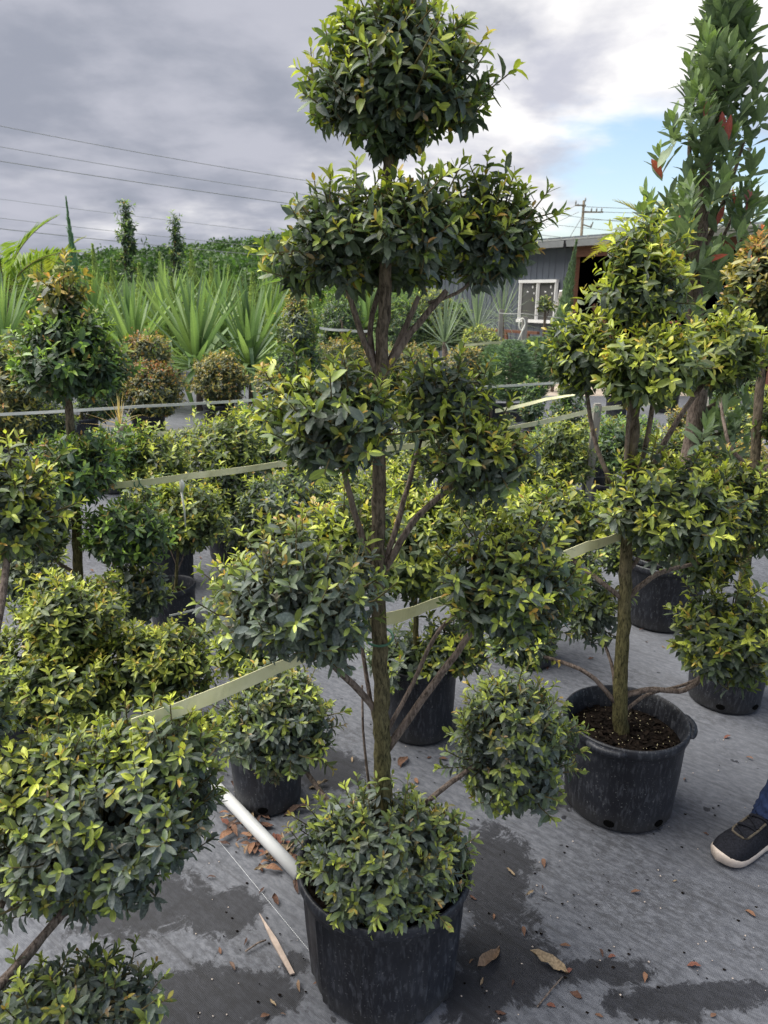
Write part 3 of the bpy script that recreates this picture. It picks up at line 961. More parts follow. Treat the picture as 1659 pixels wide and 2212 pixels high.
LINES = [((0, 272), (648, 388), (1172, 460), .020), ((0, 317), (648, 419), (1172, 483), .018), ((0, 348), (648, 443), (1172, 508), .024),
         ((0, 430), (648, 508), (1172, 560), .013), ((0, 471), (390, 515), (800, 556), .016), ((0, 494), (340, 530), (800, 572), .026)]
DESC = ['uppermost dark overhead wire crossing the grey sky above the wood', 'second highest overhead wire crossing the grey sky', 'third overhead wire down, just above the thin faint one',
        'thin faint overhead wire passing behind the tops of the slim conifers', 'double-looking overhead wire just above the lowest thick cable', 'lowest and thickest overhead cable, ending over the wooded hill']
for (p0, p1, p2, r), ds in zip(LINES, DESC):
    # parabola in the picture through three points, carried on a slanting vertical plane
    xs = np.array([p0[0], p1[0], p2[0]], float); ys = np.array([p0[1], p1[1], p2[1]], float)
    co = np.polyfit(xs, ys, 2)
    pts = []
    for x in np.linspace(-420, 2050, 40):
        a, b, f = slope(x, np.polyval(co, x))
        # plane from (-30, 38) to (75, 110)
        A0, A1 = np.array([-30., 38.]), np.array([75., 110.])
        dv = A1 - A0
        Y = (A0[0] * dv[1] - A0[1] * dv[0]) / (a * dv[1] - dv[0])
        pts.append((a * Y, Y, CAM_H + b * Y))
    pts = [p for p in pts if p[1] > 5 and p[1] < 400]
    tag(link('overhead_wire', MB().tube(pts, [r * .8 * (p[1] / 45) ** .5 for p in pts], 5).mesh('overhead_wire', M['wire'], True)), ds, 'wire', 'overhead power lines')
for k, (ya, yb) in enumerate(((446, 449), (456, 457), (474, 470))):
    p, q = at(1257, ya, 45.8), at(1600, yb, 60)
    pts = [p.lerp(q, t) + Vector((0, 0, -.5 * t * (1 - t))) for t in np.linspace(0, 1, 12)]
    tag(link('overhead_wire', MB().tube(pts, .016, 5).mesh('overhead_wire', M['wire'], True)),
        ['upper wire strung right from the crossarm of the power pole', 'middle wire strung right from the crossarm of the power pole', 'lower wire strung from the power pole below its crossarm'][k], 'wire', 'overhead power lines')
for k, (x2, y2) in enumerate(((1120, 495), (1100, 510))):
    p, q = at(1250, 440 + 18 * k, 45.8), at(x2, y2, 75)
    tag(link('overhead_wire', MB().tube([p, p.lerp(q, .5) - Vector((0, 0, .4)), q], .016, 5).mesh('overhead_wire', M['wire'], True)),
        ['thin service wire fanning down left from the pole top', 'thin service wire fanning down left below the crossarm'][k], 'wire', 'overhead power lines')
# ================================================================== topiary
NLEAF = 0
def topiary(name, label, base, soil, trunk, balls, limbs=(), L=.046, lod=0, parts=0, group='tiered topiary trees in rows', trunk_r=(.022, .012), auto=True,
            cat='topiary tree', mat=None, moss=True, dens=1.0, K=6):
    """trunk: [(px, py)] upwards at the base's depth; balls: (px, py, rx, ry, dY, style)"""
    X, Y = base
    root = empty(name, (X, Y, soil), label, cat, group)
    tp = [Vector((X, Y, soil - .06))] + [at(p[0], p[1], Y + (p[2] if len(p) > 2 else 0)) for p in trunk]
    add_limb(root, tp, trunk_r, 'trunk', mat or M['bark'], 12, .05, 7)
    tot = sum(b[2] * b[3] for b in balls)
    for b in balls:
        px, py, rx, ry, dY, st = b[:6]
        YY = Y + dY
        k = mpp(py, YY)
        c = at(px, py, YY)
        rad = (rx * k, (rx + ry) / 2 * k, ry * k)
        n = int(round(parts * b[2] * b[3] / tot)) if parts else 0
        add_ball(root, c, rad, st, L, lod, n, dens, K=K)
        if auto and len(b) < 7:
            # limb from the trunk up into the ball
            hz = c.z - rad[2] * .2
            j = Vector((X, Y, max(soil + .03, hz - .18 - .55 * math.hypot(c.x - X, c.y - Y))))
            # trunk x at that height
            for q in range(len(tp) - 1):
                if tp[q].z <= j.z <= tp[q + 1].z:
                    t = (j.z - tp[q].z) / max(1e-6, tp[q + 1].z - tp[q].z)
                    j = tp[q].lerp(tp[q + 1], t); break
            if math.hypot(c.x - j.x, c.y - j.y) > .07:
                e = c - Vector((0, 0, rad[2] * .25))
                m = j.lerp(e, .5) + Vector(((e.x - j.x) * .12, (e.y - j.y) * .12, -.02))
                r0 = max(.005, trunk_r[0] * .42)
                add_limb(root, [j, m, e], [r0, r0 * .6], 'branch', mat or M['bark2'], 7, .06, 5)
    for pts, r in limbs:
        add_limb(root, [at(p[0], p[1], Y + (p[2] if len(p) > 2 else 0)) for p in pts], r, 'branch', M['bark2'], 9, .05, 5)
    return root

# ---- the big tree in front
pc = ground(830, 1858, .37)
FX, FY = pc.x, pc.y
add_pot(FX, FY, 188 * mpp(1858, FY), .37, 'ribbed black plastic pot brimming with a low dome of leaves under the tallest topiary', ribs=10, soil_drop=.05, beads=120, grips=(95,))
topiary('topiary_tree', 'tall many-tiered topiary tree with mossy brown trunk and green tie, in ribbed pot', (FX, FY), .32,
        [(826, 1690), (824, 1560), (820, 1400), (816, 1200), (818, 1000), (822, 800), (832, 600), (838, 400), (843, 250), (846, 120)],
        [(845, 185, 190, 112, 0, 'dark'), (852, 90, 142, 100, 0, 'dark'), (850, 275, 85, 50, 0, 'dark'), (720, 505, 105, 105, -.03, 'dark'), (895, 470, 110, 100, -.10, 'dark'), (1060, 495, 112, 115, .0, 'dark'), (830, 555, 140, 78, .12, 'dark'), (660, 575, 58, 48, .02, 'dark'),
         (728, 902, 142, 122, -.10, 'dark'), (955, 855, 105, 85, .12, 'dark'), (1045, 985, 112, 98, .0, 'dark'), (655, 870, 80, 60, -.04, 'fresh'),
         (652, 1292, 172, 136, -.12, 'grey'), (1090, 1255, 140, 140, -.02, 'dark'), (750, 1150, 95, 70, .22, 'fresh'),
         (600, 1545, 122, 108, .24, 'grey'), (1112, 1605, 122, 150, .18, 'grey'), (830, 1840, 184, 126, -.06, 'grey')],
        [([(820, 815), (780, 720), (745, 605, -.02)], [0.0083, 0.0056]), ([(812, 812), (800, 700, .02), (832, 590, .06)], [0.0069, 0.0056]),
         ([(828, 815), (870, 720, .02), (905, 640, .02)], [0.0083, 0.0056]), ([(832, 800), (890, 715), (965, 628)], [0.0089, 0.0063]), ([(925, 655, .01), (1000, 625), (1050, 560)], [0.0041, 0.0028]),
         ([(812, 1235), (770, 1120), (738, 1000, -.06)], [0.0089, 0.0063]), ([(824, 1240), (865, 1110, .03), (908, 950, .10)], [0.0076, 0.0056]),
         ([(826, 1245), (890, 1130), (960, 1065), (1030, 1010)], [0.0089, 0.0056]), ([(828, 1600), (800, 1520), (700, 1415, -.08), (670, 1350, -.1)], [0.0096, 0.0070]),
         ([(815, 1580), (796, 1490, .03), (775, 1350, .1), (755, 1200, .2)], [0.0062, 0.0049]), ([(836, 1580), (890, 1480, .03), (950, 1360, .02), (1030, 1300, 0)], [0.0062, 0.0049]),
         ([(836, 1620), (920, 1500), (1005, 1385), (1060, 1300)], [0.0110, 0.0070]), ([(815, 1800), (720, 1740, .06), (645, 1640, .18), (615, 1560, .24)], [0.0083, 0.0056]),
         ([(845, 1800), (955, 1705, .05), (1040, 1645, .14), (1100, 1610, .18)], [0.0083, 0.0056]), ([(805, 1760, .03), (786, 1600, .05), (782, 1480, .1)], [0.0041, 0.0028])],
        L=.0365, lod=0, parts=300, K=6, trunk_r=(.0245, .023, .021, .0185, .0165, .0148, .0138, .012, .010, .0065), auto=False)

# ---- the tree in the open pot to its right
pr = ground(1352, 1548, .36)
RX, RY = pr.x, pr.y
add_pot(RX, RY, 131 * mpp(1548, RY), .36, 'smooth black pot with open soil, white beads and holes near its base', holes=(-116, -62, 0, 150), grips=(-125, -12), soil_drop=.085, beads=120)
topiary('topiary_tree', 'topiary tree with knobbly green trunk bare above open soil, in smooth black pot', (RX, RY), .275,
        [(1338, 1500), (1347, 1350), (1353, 1200), (1360, 1050), (1370, 900), (1374, 760), (1376, 600)],
        [(1388, 612, 92, 90, 0, 'fresh'), (1378, 545, 58, 55, 0, 'fresh'), (1262, 755, 82, 82, .05, 'fresh'), (1405, 790, 108, 88, -.12, 'yellow'), (1555, 760, 105, 90, .05, 'yellow'),
         (1440, 1105, 142, 112, -.10, 'fresh'), (1585, 1090, 80, 100, .12, 'fresh'), (1195, 1115, 105, 72, .15, 'fresh'), (1275, 1310, 62, 68, .16, 'grey'), (1530, 1190, 75, 60, .15, 'fresh'),
         (1575, 1375, 118, 105, -.04, 'fresh'), (1125, 1385, 70, 55, .12, 'dark')],
        [([(1352, 1300), (1295, 1255), (1225, 1200, .08)], [.010, .007]), ([(1357, 1290), (1420, 1240), (1510, 1215, .08)], [.010, .007]),
         ([(1332, 1520), (1270, 1455), (1180, 1420, .05), (1130, 1410, .1)], [.009, .006]), ([(1330, 1500), (1320, 1430, .04), (1285, 1340, .14)], [.007, .005]),
         ([(1340, 1505), (1400, 1490), (1480, 1490), (1530, 1445), (1570, 1390)], [.011, .008]), ([(1345, 1540), (1400, 1500, .05), (1500, 1470, .05), (1570, 1400)], [.007, .005]),
         ([(1350, 1090), (1290, 970), (1258, 790, .05)], [.009, .006]), ([(1372, 1060), (1395, 960), (1420, 820, -.1)], [.010, .007]), ([(1352, 1080), (1355, 950, -.02), (1362, 850, -.05)], [.008, .006]),
         ([(1375, 1090), (1450, 930), (1545, 790, .05)], [.011, .007]), ([(1360, 1230), (1420, 1170), (1580, 1110, .1)], [.008, .006])],
        L=.044, lod=1, parts=300, trunk_r=(.030, .025, .022, .020, .018, .015, .010), auto=False)

# ---- near tree on the left, trunk just outside the frame
LX, LY = -.98, 1.02
add_pot(LX, LY, .23, .37, 'black pot under the near low spreading topiary beside the white pipe', soil_drop=.06, beads=60)
topiary('topiary_tree', 'near spreading topiary tree with one huge low ball of grey-green leaves, beside white pipe', (LX, LY), .31,
        [(-180, 1900, .0), (-200, 1500, .0), (-230, 1100), (-260, 800)],
        [(215, 1765, 245, 198, .32, 'grey'), (330, 1620, 130, 90, .36, 'fresh'), (80, 1700, 140, 110, .30, 'fresh'), (140, 2165, 190, 70, .12, 'grey'), (25, 1085, 105, 125, .55, 'fresh'), (-40, 1530, 60, 90, .35, 'grey')],
        L=.0345, lod=0, parts=300, trunk_r=(.028, .022, .016), K=6, dens=.78)

# ---- other pots and trees of these rows (pixel of pot base centre, radius, height, label)
def potted(px, py, R, H, plabel, **k):
    g = ground(px, py)
    add_pot(g.x, g.y, R, H, plabel, **k)
    return (g.x, g.y), H - .07
b, s = potted(580, 1720, .142, .31, 'black pot standing behind the white pipe on dead leaves', holes=(-90,), beads=40)
topiary('topiary_tree', 'bronze-tipped topiary standing in the pot behind the white pipe', b, s, [(590, 1550), (610, 1400), (640, 1200)],
        [(530, 1290, 72, 95, .05, 'yellow'), (700, 1160, 80, 70, .0, 'bronze'), (520, 1400, 60, 60, -.05, 'yellow')], lod=1, K=5, parts=60, trunk_r=(.016, .010))
b, s = potted(905, 1572, .165, .34, 'black pot just behind the mossy trunk of the tallest topiary', beads=80)
topiary('topiary_tree', 'yellow-green topiary ball growing behind the trunk of the tallest tree', b, s, [(900, 1400), (895, 1250)],
        [(890, 1190, 105, 110, 0, 'yellow'), (985, 1400, 72, 62, -.05, 'fresh'), (870, 1420, 85, 55, .0, 'grey'), (930, 1110, 80, 60, .1, 'yellow')], lod=1, K=5, parts=90, trunk_r=(.017, .010))
b, s = potted(1135, 1420, .17, .34, 'black pot half hidden under the right arm of the tallest topiary', beads=30)
topiary('topiary_tree', 'dense topiary behind the right arm of the tallest tree, tips level with the tape', b, s, [(1120, 1250), (1100, 1120)],
        [(1010, 1090, 90, 55, .2, 'yellow'), (1140, 1110, 85, 65, .1, 'fresh'), (1230, 1220, 60, 55, 0, 'dark')], lod=1, K=5, parts=60, trunk_r=(.016, .010))
b, s = potted(1425, 1318, .215, .36, 'broad black pot with scalloped foot behind the green trunk', ribs=30, beads=30)
topiary('topiary_tree', 'mid-green topiary rising from the broad scalloped-foot pot', b, s, [(1430, 1150), (1440, 1000)],
        [(1500, 1215, 75, 55, -.2, 'dark'), (1480, 980, 80, 45, .2, 'fresh'), (1340, 1190, 60, 45, .1, 'dark')], lod=1, K=5, parts=60, trunk_r=(.018, .012))
b, s = potted(1562, 1508, .18, .34, 'black pot with two drain holes under the overhanging ball of leaves', holes=(-120, -60), beads=30)
topiary('topiary_tree', 'red-tipped topiary tree with stout bare trunk next to the broad-leaved tree', b, s, [(1600, 1300), (1625, 1050), (1640, 850), (1648, 700), (1650, 600)],
        [(1655, 610, 85, 90, 0, 'bronze'), (1650, 545, 50, 40, 0, 'red'), (1655, 720, 60, 60, .05, 'dark'), (1640, 1110, 75, 90, .1, 'fresh'), (1720, 900, 80, 80, 0, 'fresh')],
        [([(1618, 1010), (1575, 960), (1555, 860, .1)], [.010, .006])], lod=1, K=5, parts=90, trunk_r=(.028, .020, .012))

# left middle group
b, s = potted(70, 1640, .20, .34, 'black pot hidden below the yellow domes on the left', beads=0)
topiary('topiary_tree', 'low topiary of three yellow-green domes, left of the tape end', b, s, [(75, 1500), (100, 1400)],
        [(140, 1340, 122, 100, .1, 'yellow'), (120, 1490, 140, 95, -.05, 'yellow'), (335, 1430, 118, 92, .1, 'yellow'), (390, 1600, 90, 70, .12, 'yellow'), (-10, 1420, 50, 60, 0, 'grey')],
        L=.044, lod=1, parts=150, trunk_r=(.02, .012))
b, s = potted(165, 1480, .19, .34, 'black pot of the cone-headed topiary, behind yellow domes', beads=0)
topiary('topiary_tree', 'cone-headed topiary with loose red-tipped leader above one bare stem', b, s, [(170, 1300), (165, 1150), (158, 1020), (150, 900), (142, 760), (135, 640)],
        [(148, 790, 118, 72, 0, 'green'), (142, 715, 90, 62, 0, 'green'), (135, 640, 42, 52, 0, 'bronze'), (160, 1010, 92, 85, -.03, 'green'), (268, 1150, 92, 78, -.05, 'green'),
         (85, 1140, 75, 70, -.1, 'dark'), (60, 1240, 70, 60, .1, 'grey'), (300, 1275, 58, 66, -.05, 'grey')], L=.05, lod=1, parts=150, trunk_r=(.024, .02, .014))
b, s = potted(378, 1352, .135, .26, 'small black pot with bare soil showing, beside the narrow white cord', beads=0)
topiary('topiary_tree', 'glossy small-leaved topiary over the pot with bare soil', b, s, [(380, 1260), (385, 1180)],
        [(405, 1120, 78, 72, .1, 'yellow'), (340, 1080, 70, 50, .2, 'dark')], L=.05, lod=1, K=5, parts=60, trunk_r=(.012, .008))
b, s = potted(372, 1262, .16, .32, 'tall black pot standing behind the pot with bare soil', beads=0)
topiary('topiary_tree', 'yellow-shouldered round topiary under the middle tape on the left', b, s, [(350, 1150), (340, 1060)],
        [(322, 1005, 80, 72, 0, 'yellow'), (250, 985, 70, 62, -.1, 'green')], L=.055, lod=2, trunk_r=(.014, .01))
MIDL = [(620, 1250, 'dark rounded topiary just behind the left arm of the tallest tree', [(620, 1080, 88, 66, 0, 'dark'), (545, 1140, 66, 52, .1, 'dark'), (690, 1090, 60, 50, .1, 'dark')]),
        (500, 1200, 'orange-topped dome topiary on the bright cloth near the middle tape', [(492, 965, 88, 70, 0, 'yellow'), (500, 1050, 82, 60, -.1, 'dark')]),
        (560, 1130, 'small dark glossy topiary touching the end of the upper tape', [(565, 920, 52, 55, 0, 'green'), (600, 985, 50, 45, 0, 'green')]),
        (30, 1150, 'bronze-green round topiary at the start of the upper tape', [(22, 880, 68, 82, 0, 'bronze'), (95, 910, 60, 55, .1, 'dark'), (20, 780, 48, 42, .1, 'yellow')]),
        (800, 1190, 'yellow-green hedge-like topiary seen between trunk and left arm', [(800, 1065, 66, 55, 0, 'yellow'), (720, 1060, 60, 48, .2, 'dark'), (870, 1040, 60, 50, .2, 'fresh')]),
        (900, 1150, 'shaded dark topiary directly behind the middle tape and trunk', [(905, 960, 62, 62, .1, 'dark'), (850, 1000, 50, 50, .1, 'dark')]),
        (1215, 1150, 'cone-shaped fresh green topiary at the foot of the timber stake', [(1215, 1010, 68, 52, 0, 'yellow'), (1215, 950, 48, 44, 0, 'yellow'), (1120, 1020, 60, 50, .1, 'fresh')]),
        (1310, 1120, 'dim round topiary just right of the timber stake', [(1330, 960, 62, 58, 0, 'green'), (1400, 980, 56, 48, 0, 'fresh')]),
        (1560, 1120, 'bronze-flecked topiary below the broad grey leaves', [(1500, 985, 90, 42, 0, 'bronze'), (1600, 1000, 70, 48, .1, 'bronze')]),
        (420, 1120, 'loose grey-green topiary at the edge of the bright cloth', [(390, 985, 40, 46, .2, 'grey'), (440, 1080, 50, 42, .1, 'fresh')])]
for px, py, lab, balls in MIDL:
    g = ground(px, py)
    add_pot(g.x, g.y, .17, .32, 'black pot partly hidden under ' + 'the ' + ' '.join(lab.split()[:6]), detail=False, beads=0)
    topiary('topiary_tree', lab, (g.x, g.y), .25, [(px, balls[0][1] + 20), (balls[0][0], balls[0][1])], balls, L=.054, lod=2, trunk_r=(.016, .01), K=5)
FAR = [(650, 950, 'narrow dark-leaved upright topiary beside the swords of green leaves', [(648, 780, 55, 55, 0, 'green'), (640, 710, 42, 48, 0, 'dark'), (640, 665, 22, 30, 0, 'bronze')]),
       (325, 950, 'two-domed topiary with coral-red flush on top, by the sword-leaved plants', [(328, 850, 68, 58, 0, 'bronze'), (324, 808, 56, 32, -.05, 'red'), (312, 765, 58, 40, .3, 'bronze'), (298, 740, 34, 18, .25, 'red')]),
       (475, 925, 'tight bronze ball topiary in front of the sword-leaved plants', [(475, 822, 62, 52, 0, 'bronze'), (475, 792, 48, 28, -.04, 'bronze')]),
       (570, 940, 'bronze-yellow ball squeezed beside the narrow upright topiary', [(590, 830, 36, 44, 0, 'bronze')]),
       (745, 900, 'bronze ball seen left of the tallest trunk', [(742, 775, 52, 46, 0, 'bronze')]), (880, 890, 'bronze ball seen right of the tallest trunk', [(880, 790, 48, 46, 0, 'bronze')]),
       (1040, 900, 'yellow-green ball above an orange one, before the shed', [(1040, 755, 48, 44, 0, 'yellow')]), (1005, 910, 'orange-bronze ball below a yellow-green one, before the shed', [(1008, 790, 46, 40, 0, 'bronze')]),
       (30, 960, 'far bronze ball beside the left palm', [(45, 800, 50, 55, 0, 'green')]), (1145, 985, 'small dark pyramid shrub by the black tray', [(1148, 880, 30, 34, 0, 'green'), (1150, 840, 18, 26, 0, 'green')]),
       (1225, 975, 'stubby dark pyramid shrub left of the timber stake', [(1225, 890, 36, 38, 0, 'green'), (1226, 845, 20, 26, 0, 'green')]), (870, 840, 'loose green shrub filling the gap right of the tallest trunk', [(870, 700, 60, 50, 0, 'green'), (930, 690, 50, 60, .4, 'fresh'), (985, 700, 40, 50, .2, 'green')]), (700, 900, 'low dark shrub between the bronze balls', [(690, 850, 36, 40, 0, 'green'), (820, 830, 40, 50, .3, 'green')]),
       (960, 910, 'low yellow-bronze mound under the pale grass plants', [(955, 840, 48, 40, 0, 'bronze')]), (1090, 1000, 'fresh green mound in front of the black tray', [(1085, 945, 46, 40, 0, 'fresh')]),
       (180, 960, 'dark mound behind the cone-headed topiary', [(215, 850, 60, 60, .2, 'green')]), (740, 880, 'green upright shrub behind the tallest trunk', [(735, 690, 44, 50, .5, 'green'), (735, 740, 50, 40, .5, 'green')])]
for px, py, lab, balls in FAR:
    g = ground(px, py)
    add_pot(g.x, g.y, .22, .34, 'black pot standing under ' + 'the ' + ' '.join(lab.split()[:6]), detail=False, beads=0)
    topiary('topiary_tree', lab, (g.x, g.y), .27, [(px, balls[0][1] + 25), (balls[0][0], balls[0][1])], balls, L=.062, lod=2, trunk_r=(.022, .014), K=4, dens=1.0,
            group='far topiary balls in rows', cat='topiary tree')

# rear rows that close the view between the named trees
for i, (px, py, st) in enumerate(((1380, 1010, 'green'), (1480, 1000, 'bronze'), (1600, 1020, 'fresh'), (1330, 900, 'green'), (1440, 890, 'yellow'), (1560, 900, 'green'), (1650, 930, 'fresh'), (1290, 1060, 'fresh'),
                                  (250, 1060, 'green'), (120, 1040, 'yellow'), (650, 1050, 'fresh'), (760, 1000, 'green'), (980, 1010, 'green'), (1060, 1060, 'yellow'), (30, 1010, 'bronze'), (560, 1020, 'yellow'), (700, 960, 'green'), (890, 960, 'yellow'), (1180, 1070, 'green'))):
    g = ground(px, py)
    up = 118 + 14 * (i % 4)
    r = 52 + 7 * (i % 3)
    sc = 5.0 / max(3.5, g.y)
    add_pot(g.x, g.y, .17, .30, 'black pot under a round %s topiary in the rear rows' % dict(green='dark green', bronze='bronze', fresh='light green', yellow='yellow-green')[st], detail=False, beads=0, group='pots of the rear rows')
    topiary('topiary_tree', 'round-headed %s topiary in the rear rows among the tapes' % dict(green='dark green', bronze='bronze', fresh='light green', yellow='yellow-green')[st], (g.x, g.y), .23, [(px, py - up * sc)],
            [(px, py - up * sc, r * sc * 1.15, r * sc, 0, st), (px + 34 * sc * (1 if i % 2 else -1), py - (up - 45) * sc, r * .8 * sc, r * .65 * sc, -.05, 'dark' if i % 2 else st)],
            L=.056, lod=2, trunk_r=(.016, .011), K=5, group='round topiary in the rear rows')
# ================================================================== sword-leaved plants
def blade_mesh(kind, L, W, col, mat, n=9):
    """one long blade along +X rising in Z; kinds: 0 straight, 1 arched, 2 broken over"""
    vs, cols, luv, fs = [], [], [], []
    p = Vector((0, 0, 0)); a = 0.0
    for i in range(n + 1):
        t = i / n
        w = W * (min(1, .45 + t * 2.0)) * (1 - t ** 2.6) / 2 + .001
        if i:
            a = {0: -.10 * t, 1: -1.1 * t ** 1.8, 2: (-.15 * t if t < .55 else -1.9)}[kind]
            p = p + Vector((math.cos(a), 0, math.sin(a))) * (L / n)
        up = Vector((-math.sin(a), 0, math.cos(a)))
        for s in (-1, 0, 1):
            vs.append(p + Vector((0, s * w, 0)) + up * (abs(s) * w * .35))
            cols += [*col, .1]; luv += [t, s, .5]
    for i in range(n):
        for s in (0, 1):
            a0 = i * 3 + s
            fs.append((a0, a0 + 1, a0 + 4, a0 + 3))
    me = mesh_py('blade', vs, fs, mat, True)
    me.attributes.new('Col', 'FLOAT_COLOR', 'POINT').data.foreach_set('color', cols)
    me.attributes.new('luv', 'FLOAT_VECTOR', 'POINT').data.foreach_set('vector', luv)
    return me

YB = []
for c in ((.17, .27, .10), (.25, .36, .135), (.12, .20, .095)):
    for k in (0, 0, 1, 2):
        YB.append((k, blade_mesh(k, 1.0, .075, c, M['needle'])))
GB = [(k, blade_mesh(k, 1.0, .020, c, M['needle'])) for c in ((.22, .29, .22), (.16, .22, .17)) for k in (0, 1)]

def sword_plant(px, py_base, Y, size, nb, label, group, blades=YB, stem=.35, cat='yucca', name='sword_leaf_plant', down=.28):
    c = at(px, py_base, Y)
    root = empty(name, (c.x, c.y, -.03 if c.x > .9 and Y > 13.3 else 0), label, cat, group)
    zc = max(.3, c.z)
    link('stem', MB().tube([(0, 0, -.02), (0.02, 0, zc * .5), (0, 0, zc + .05)], [.06, .055, .04], 8, True, .08).mesh('stem', M['bark2'], True), root)
    for i in range(nb):
        el = R_(89 - 108 * ((i + .5) / nb) ** 1.5) + rng.normal(0, .06)
        az = i * 2.39996 + rng.normal(0, .2)
        s = size * rng.uniform(.78, 1.12)
        kinds = [b for b in blades if (b[0] == 0 if el > .75 else b[0] in (0, 1, 2))]
        k, me = kinds[rng.integers(len(kinds))]
        o = bpy.data.objects.new('blade', me)
        COL.objects.link(o)
        o.parent = root
        o.matrix_basis = Matrix.Translation((0, 0, zc + .04 * rng.random())) @ Matrix.Rotation(az, 4, 'Z') @ Matrix.Rotation(-el, 4, 'Y') @ Matrix.Diagonal((s, s * rng.uniform(.8, 1.15), s, 1))
    return root
SW_ = [(290, 775, 12.3, 1.30, 'leafy sword-leaved plant behind the coral-topped topiary'), (425, 795, 11.7, 1.49, 'large sword-leaved plant with bent pale tips above the bronze ball'),
       (540, 795, 12.0, 1.38, 'sword-leaved plant next to the narrow dark upright topiary'), (10, 765, 11.0, 1.22, 'sword-leaved plant at the far left under the palm'),
       (205, 745, 14.3, 1.38, 'sword-leaved plant right of the cone-headed topiary leader'), (85, 735, 14.3, 1.30, 'sword-leaved plant left of the cone-headed topiary leader'),
       (360, 730, 15.6, 1.46, 'sword-leaved plant in the second row, between two larger ones'), (480, 730, 15.9, 1.46, 'pale sword-leaved plant in the second row near the feathery spires'),
       (580, 730, 16.5, 1.38, 'sword-leaved plant in the second row behind the upright topiary'), (150, 725, 16.8, 1.30, 'sword-leaved plant under the blue-green spire'),
       (690, 730, 16.2, 1.38, 'pale sword-leaved plant behind the tallest trunk, left side'), (790, 710, 14.6, 1.30, 'sword-leaved plant directly behind the tallest trunk')]
for px, py, Y, sz, lab in SW_:
    sword_plant(px, py, Y, sz, 74, lab, 'sword-leaved plants in rows')
for px, py, Y, sz, lab in [(1030, 715, 13.9, 1.00, 'pale grey-green fine-leaved rosette left of the shed window'), (960, 745, 13.0, 0.97, 'pale fine-leaved rosette right of the tallest trunk'), (1085, 690, 15.6, 0.89, 'pale grey rosette under the shed wall')]:
    sword_plant(px, py, Y, sz, 80, lab, 'pale fine-leaved rosettes', GB, cat='rosette plant', name='fine_leaf_rosette')

TB = [(k, blade_mesh(k, 1.0, .035, c, M['needle'])) for c in ((.50, .36, .15), (.55, .44, .24)) for k in (0, 1)]
sword_plant(262, 930, 4.9, .24, 26, 'dry straw-coloured tuft under the thin pale tape', 'dry tufts', TB, cat='dry tuft', name='dry_tuft')
# ---- palms
def frond(parent, base, az, L, el, droop, col, nl=26, leaf=.32):
    root = link('frond', None, parent) if False else None
    pts = []
    p, a = Vector(base), el
    h = Vector((math.cos(az), math.sin(az), 0))
    n = 14
    for i in range(n + 1):
        pts.append(p.copy())
        p = p + (h * math.cos(a) + Vector((0, 0, math.sin(a)))) * (L / n)
        a -= droop / n
    f = link('frond', MB().tube(pts, [.016, .004], 5).mesh('frond', M['twig'], True), parent)
    P, D, N_, LN = [], [], [], []
    side = Vector((-h.y, h.x, 0))
    for i in range(nl):
        t = .14 + .86 * i / (nl - 1)
        k = min(n - 1, int(t * n)); q = pts[k].lerp(pts[k + 1], t * n - k)
        tn = (pts[k + 1] - pts[k]).normalized()
        for s in (-1, 1):
            d = (tn * .75 + side * s * .75 + Vector((0, 0, .18)) + Vector(rng.normal(0, .06, 3))).normalized()
            P.append(q); D.append(d); N_.append((tn.cross(side) * 1.0 + Vector((0, 0, .6))).normalized()); LN.append(leaf * math.sin(math.pi * (.18 + .75 * t)))
    LN = [q * L / 1.25 for q in LN]
    P, D, N_ = [np.array([tuple(x) for x in q]) for q in (P, D, N_)]
    N_ = unit(N_ - D * (N_ * D).sum(-1, keepdims=True))
    cc = np.concatenate([np.array(col)[None] * rng.uniform(.75, 1.25, (len(P), 1)), np.zeros((len(P), 1))], 1)
    tag(link('leaflets', fol_mesh('leaflets', T_NEEDLE, P, D, N_, np.array(LN), cc, M['needle'], np.full(len(P), .9)), f), kind='stuff')

def palm(px, py, Y, L, nf, label, col, el0=1.35):
    c = at(px, py, Y)
    root = empty('palm', (c.x, c.y, 0), label, 'palm', 'palms among the nursery rows')
    link('trunk', MB().tube([(0, 0, -.02), (.03, 0, c.z * .6), (0, 0, c.z)], [.10, .08, .06], 10, True, .06).mesh('trunk', M['bark2'], True), root)
    for i in range(nf):
        frond(root, (0, 0, c.z), i * 2.4 + .4, L * rng.uniform(.85, 1.1), el0 - 1.0 * (i / nf), rng.uniform(.9, 1.7), col)
palm(10, 640, 14.4, 2.00, 12, 'yellow-green feather palm arching at the left edge', (.17, .25, .05))
palm(95, 640, 17.6, 1.92, 11, 'yellowing feather palm left of the blue-green spire', (.22, .25, .045))
palm(745, 650, 16.0, 2.1, 13, 'light green feather palm behind the tallest trunk', (.15, .25, .06))
palm(1440, 560, 13.5, 1.7, 12, 'golden palm crown over the shed roof edge', (.30, .28, .04))

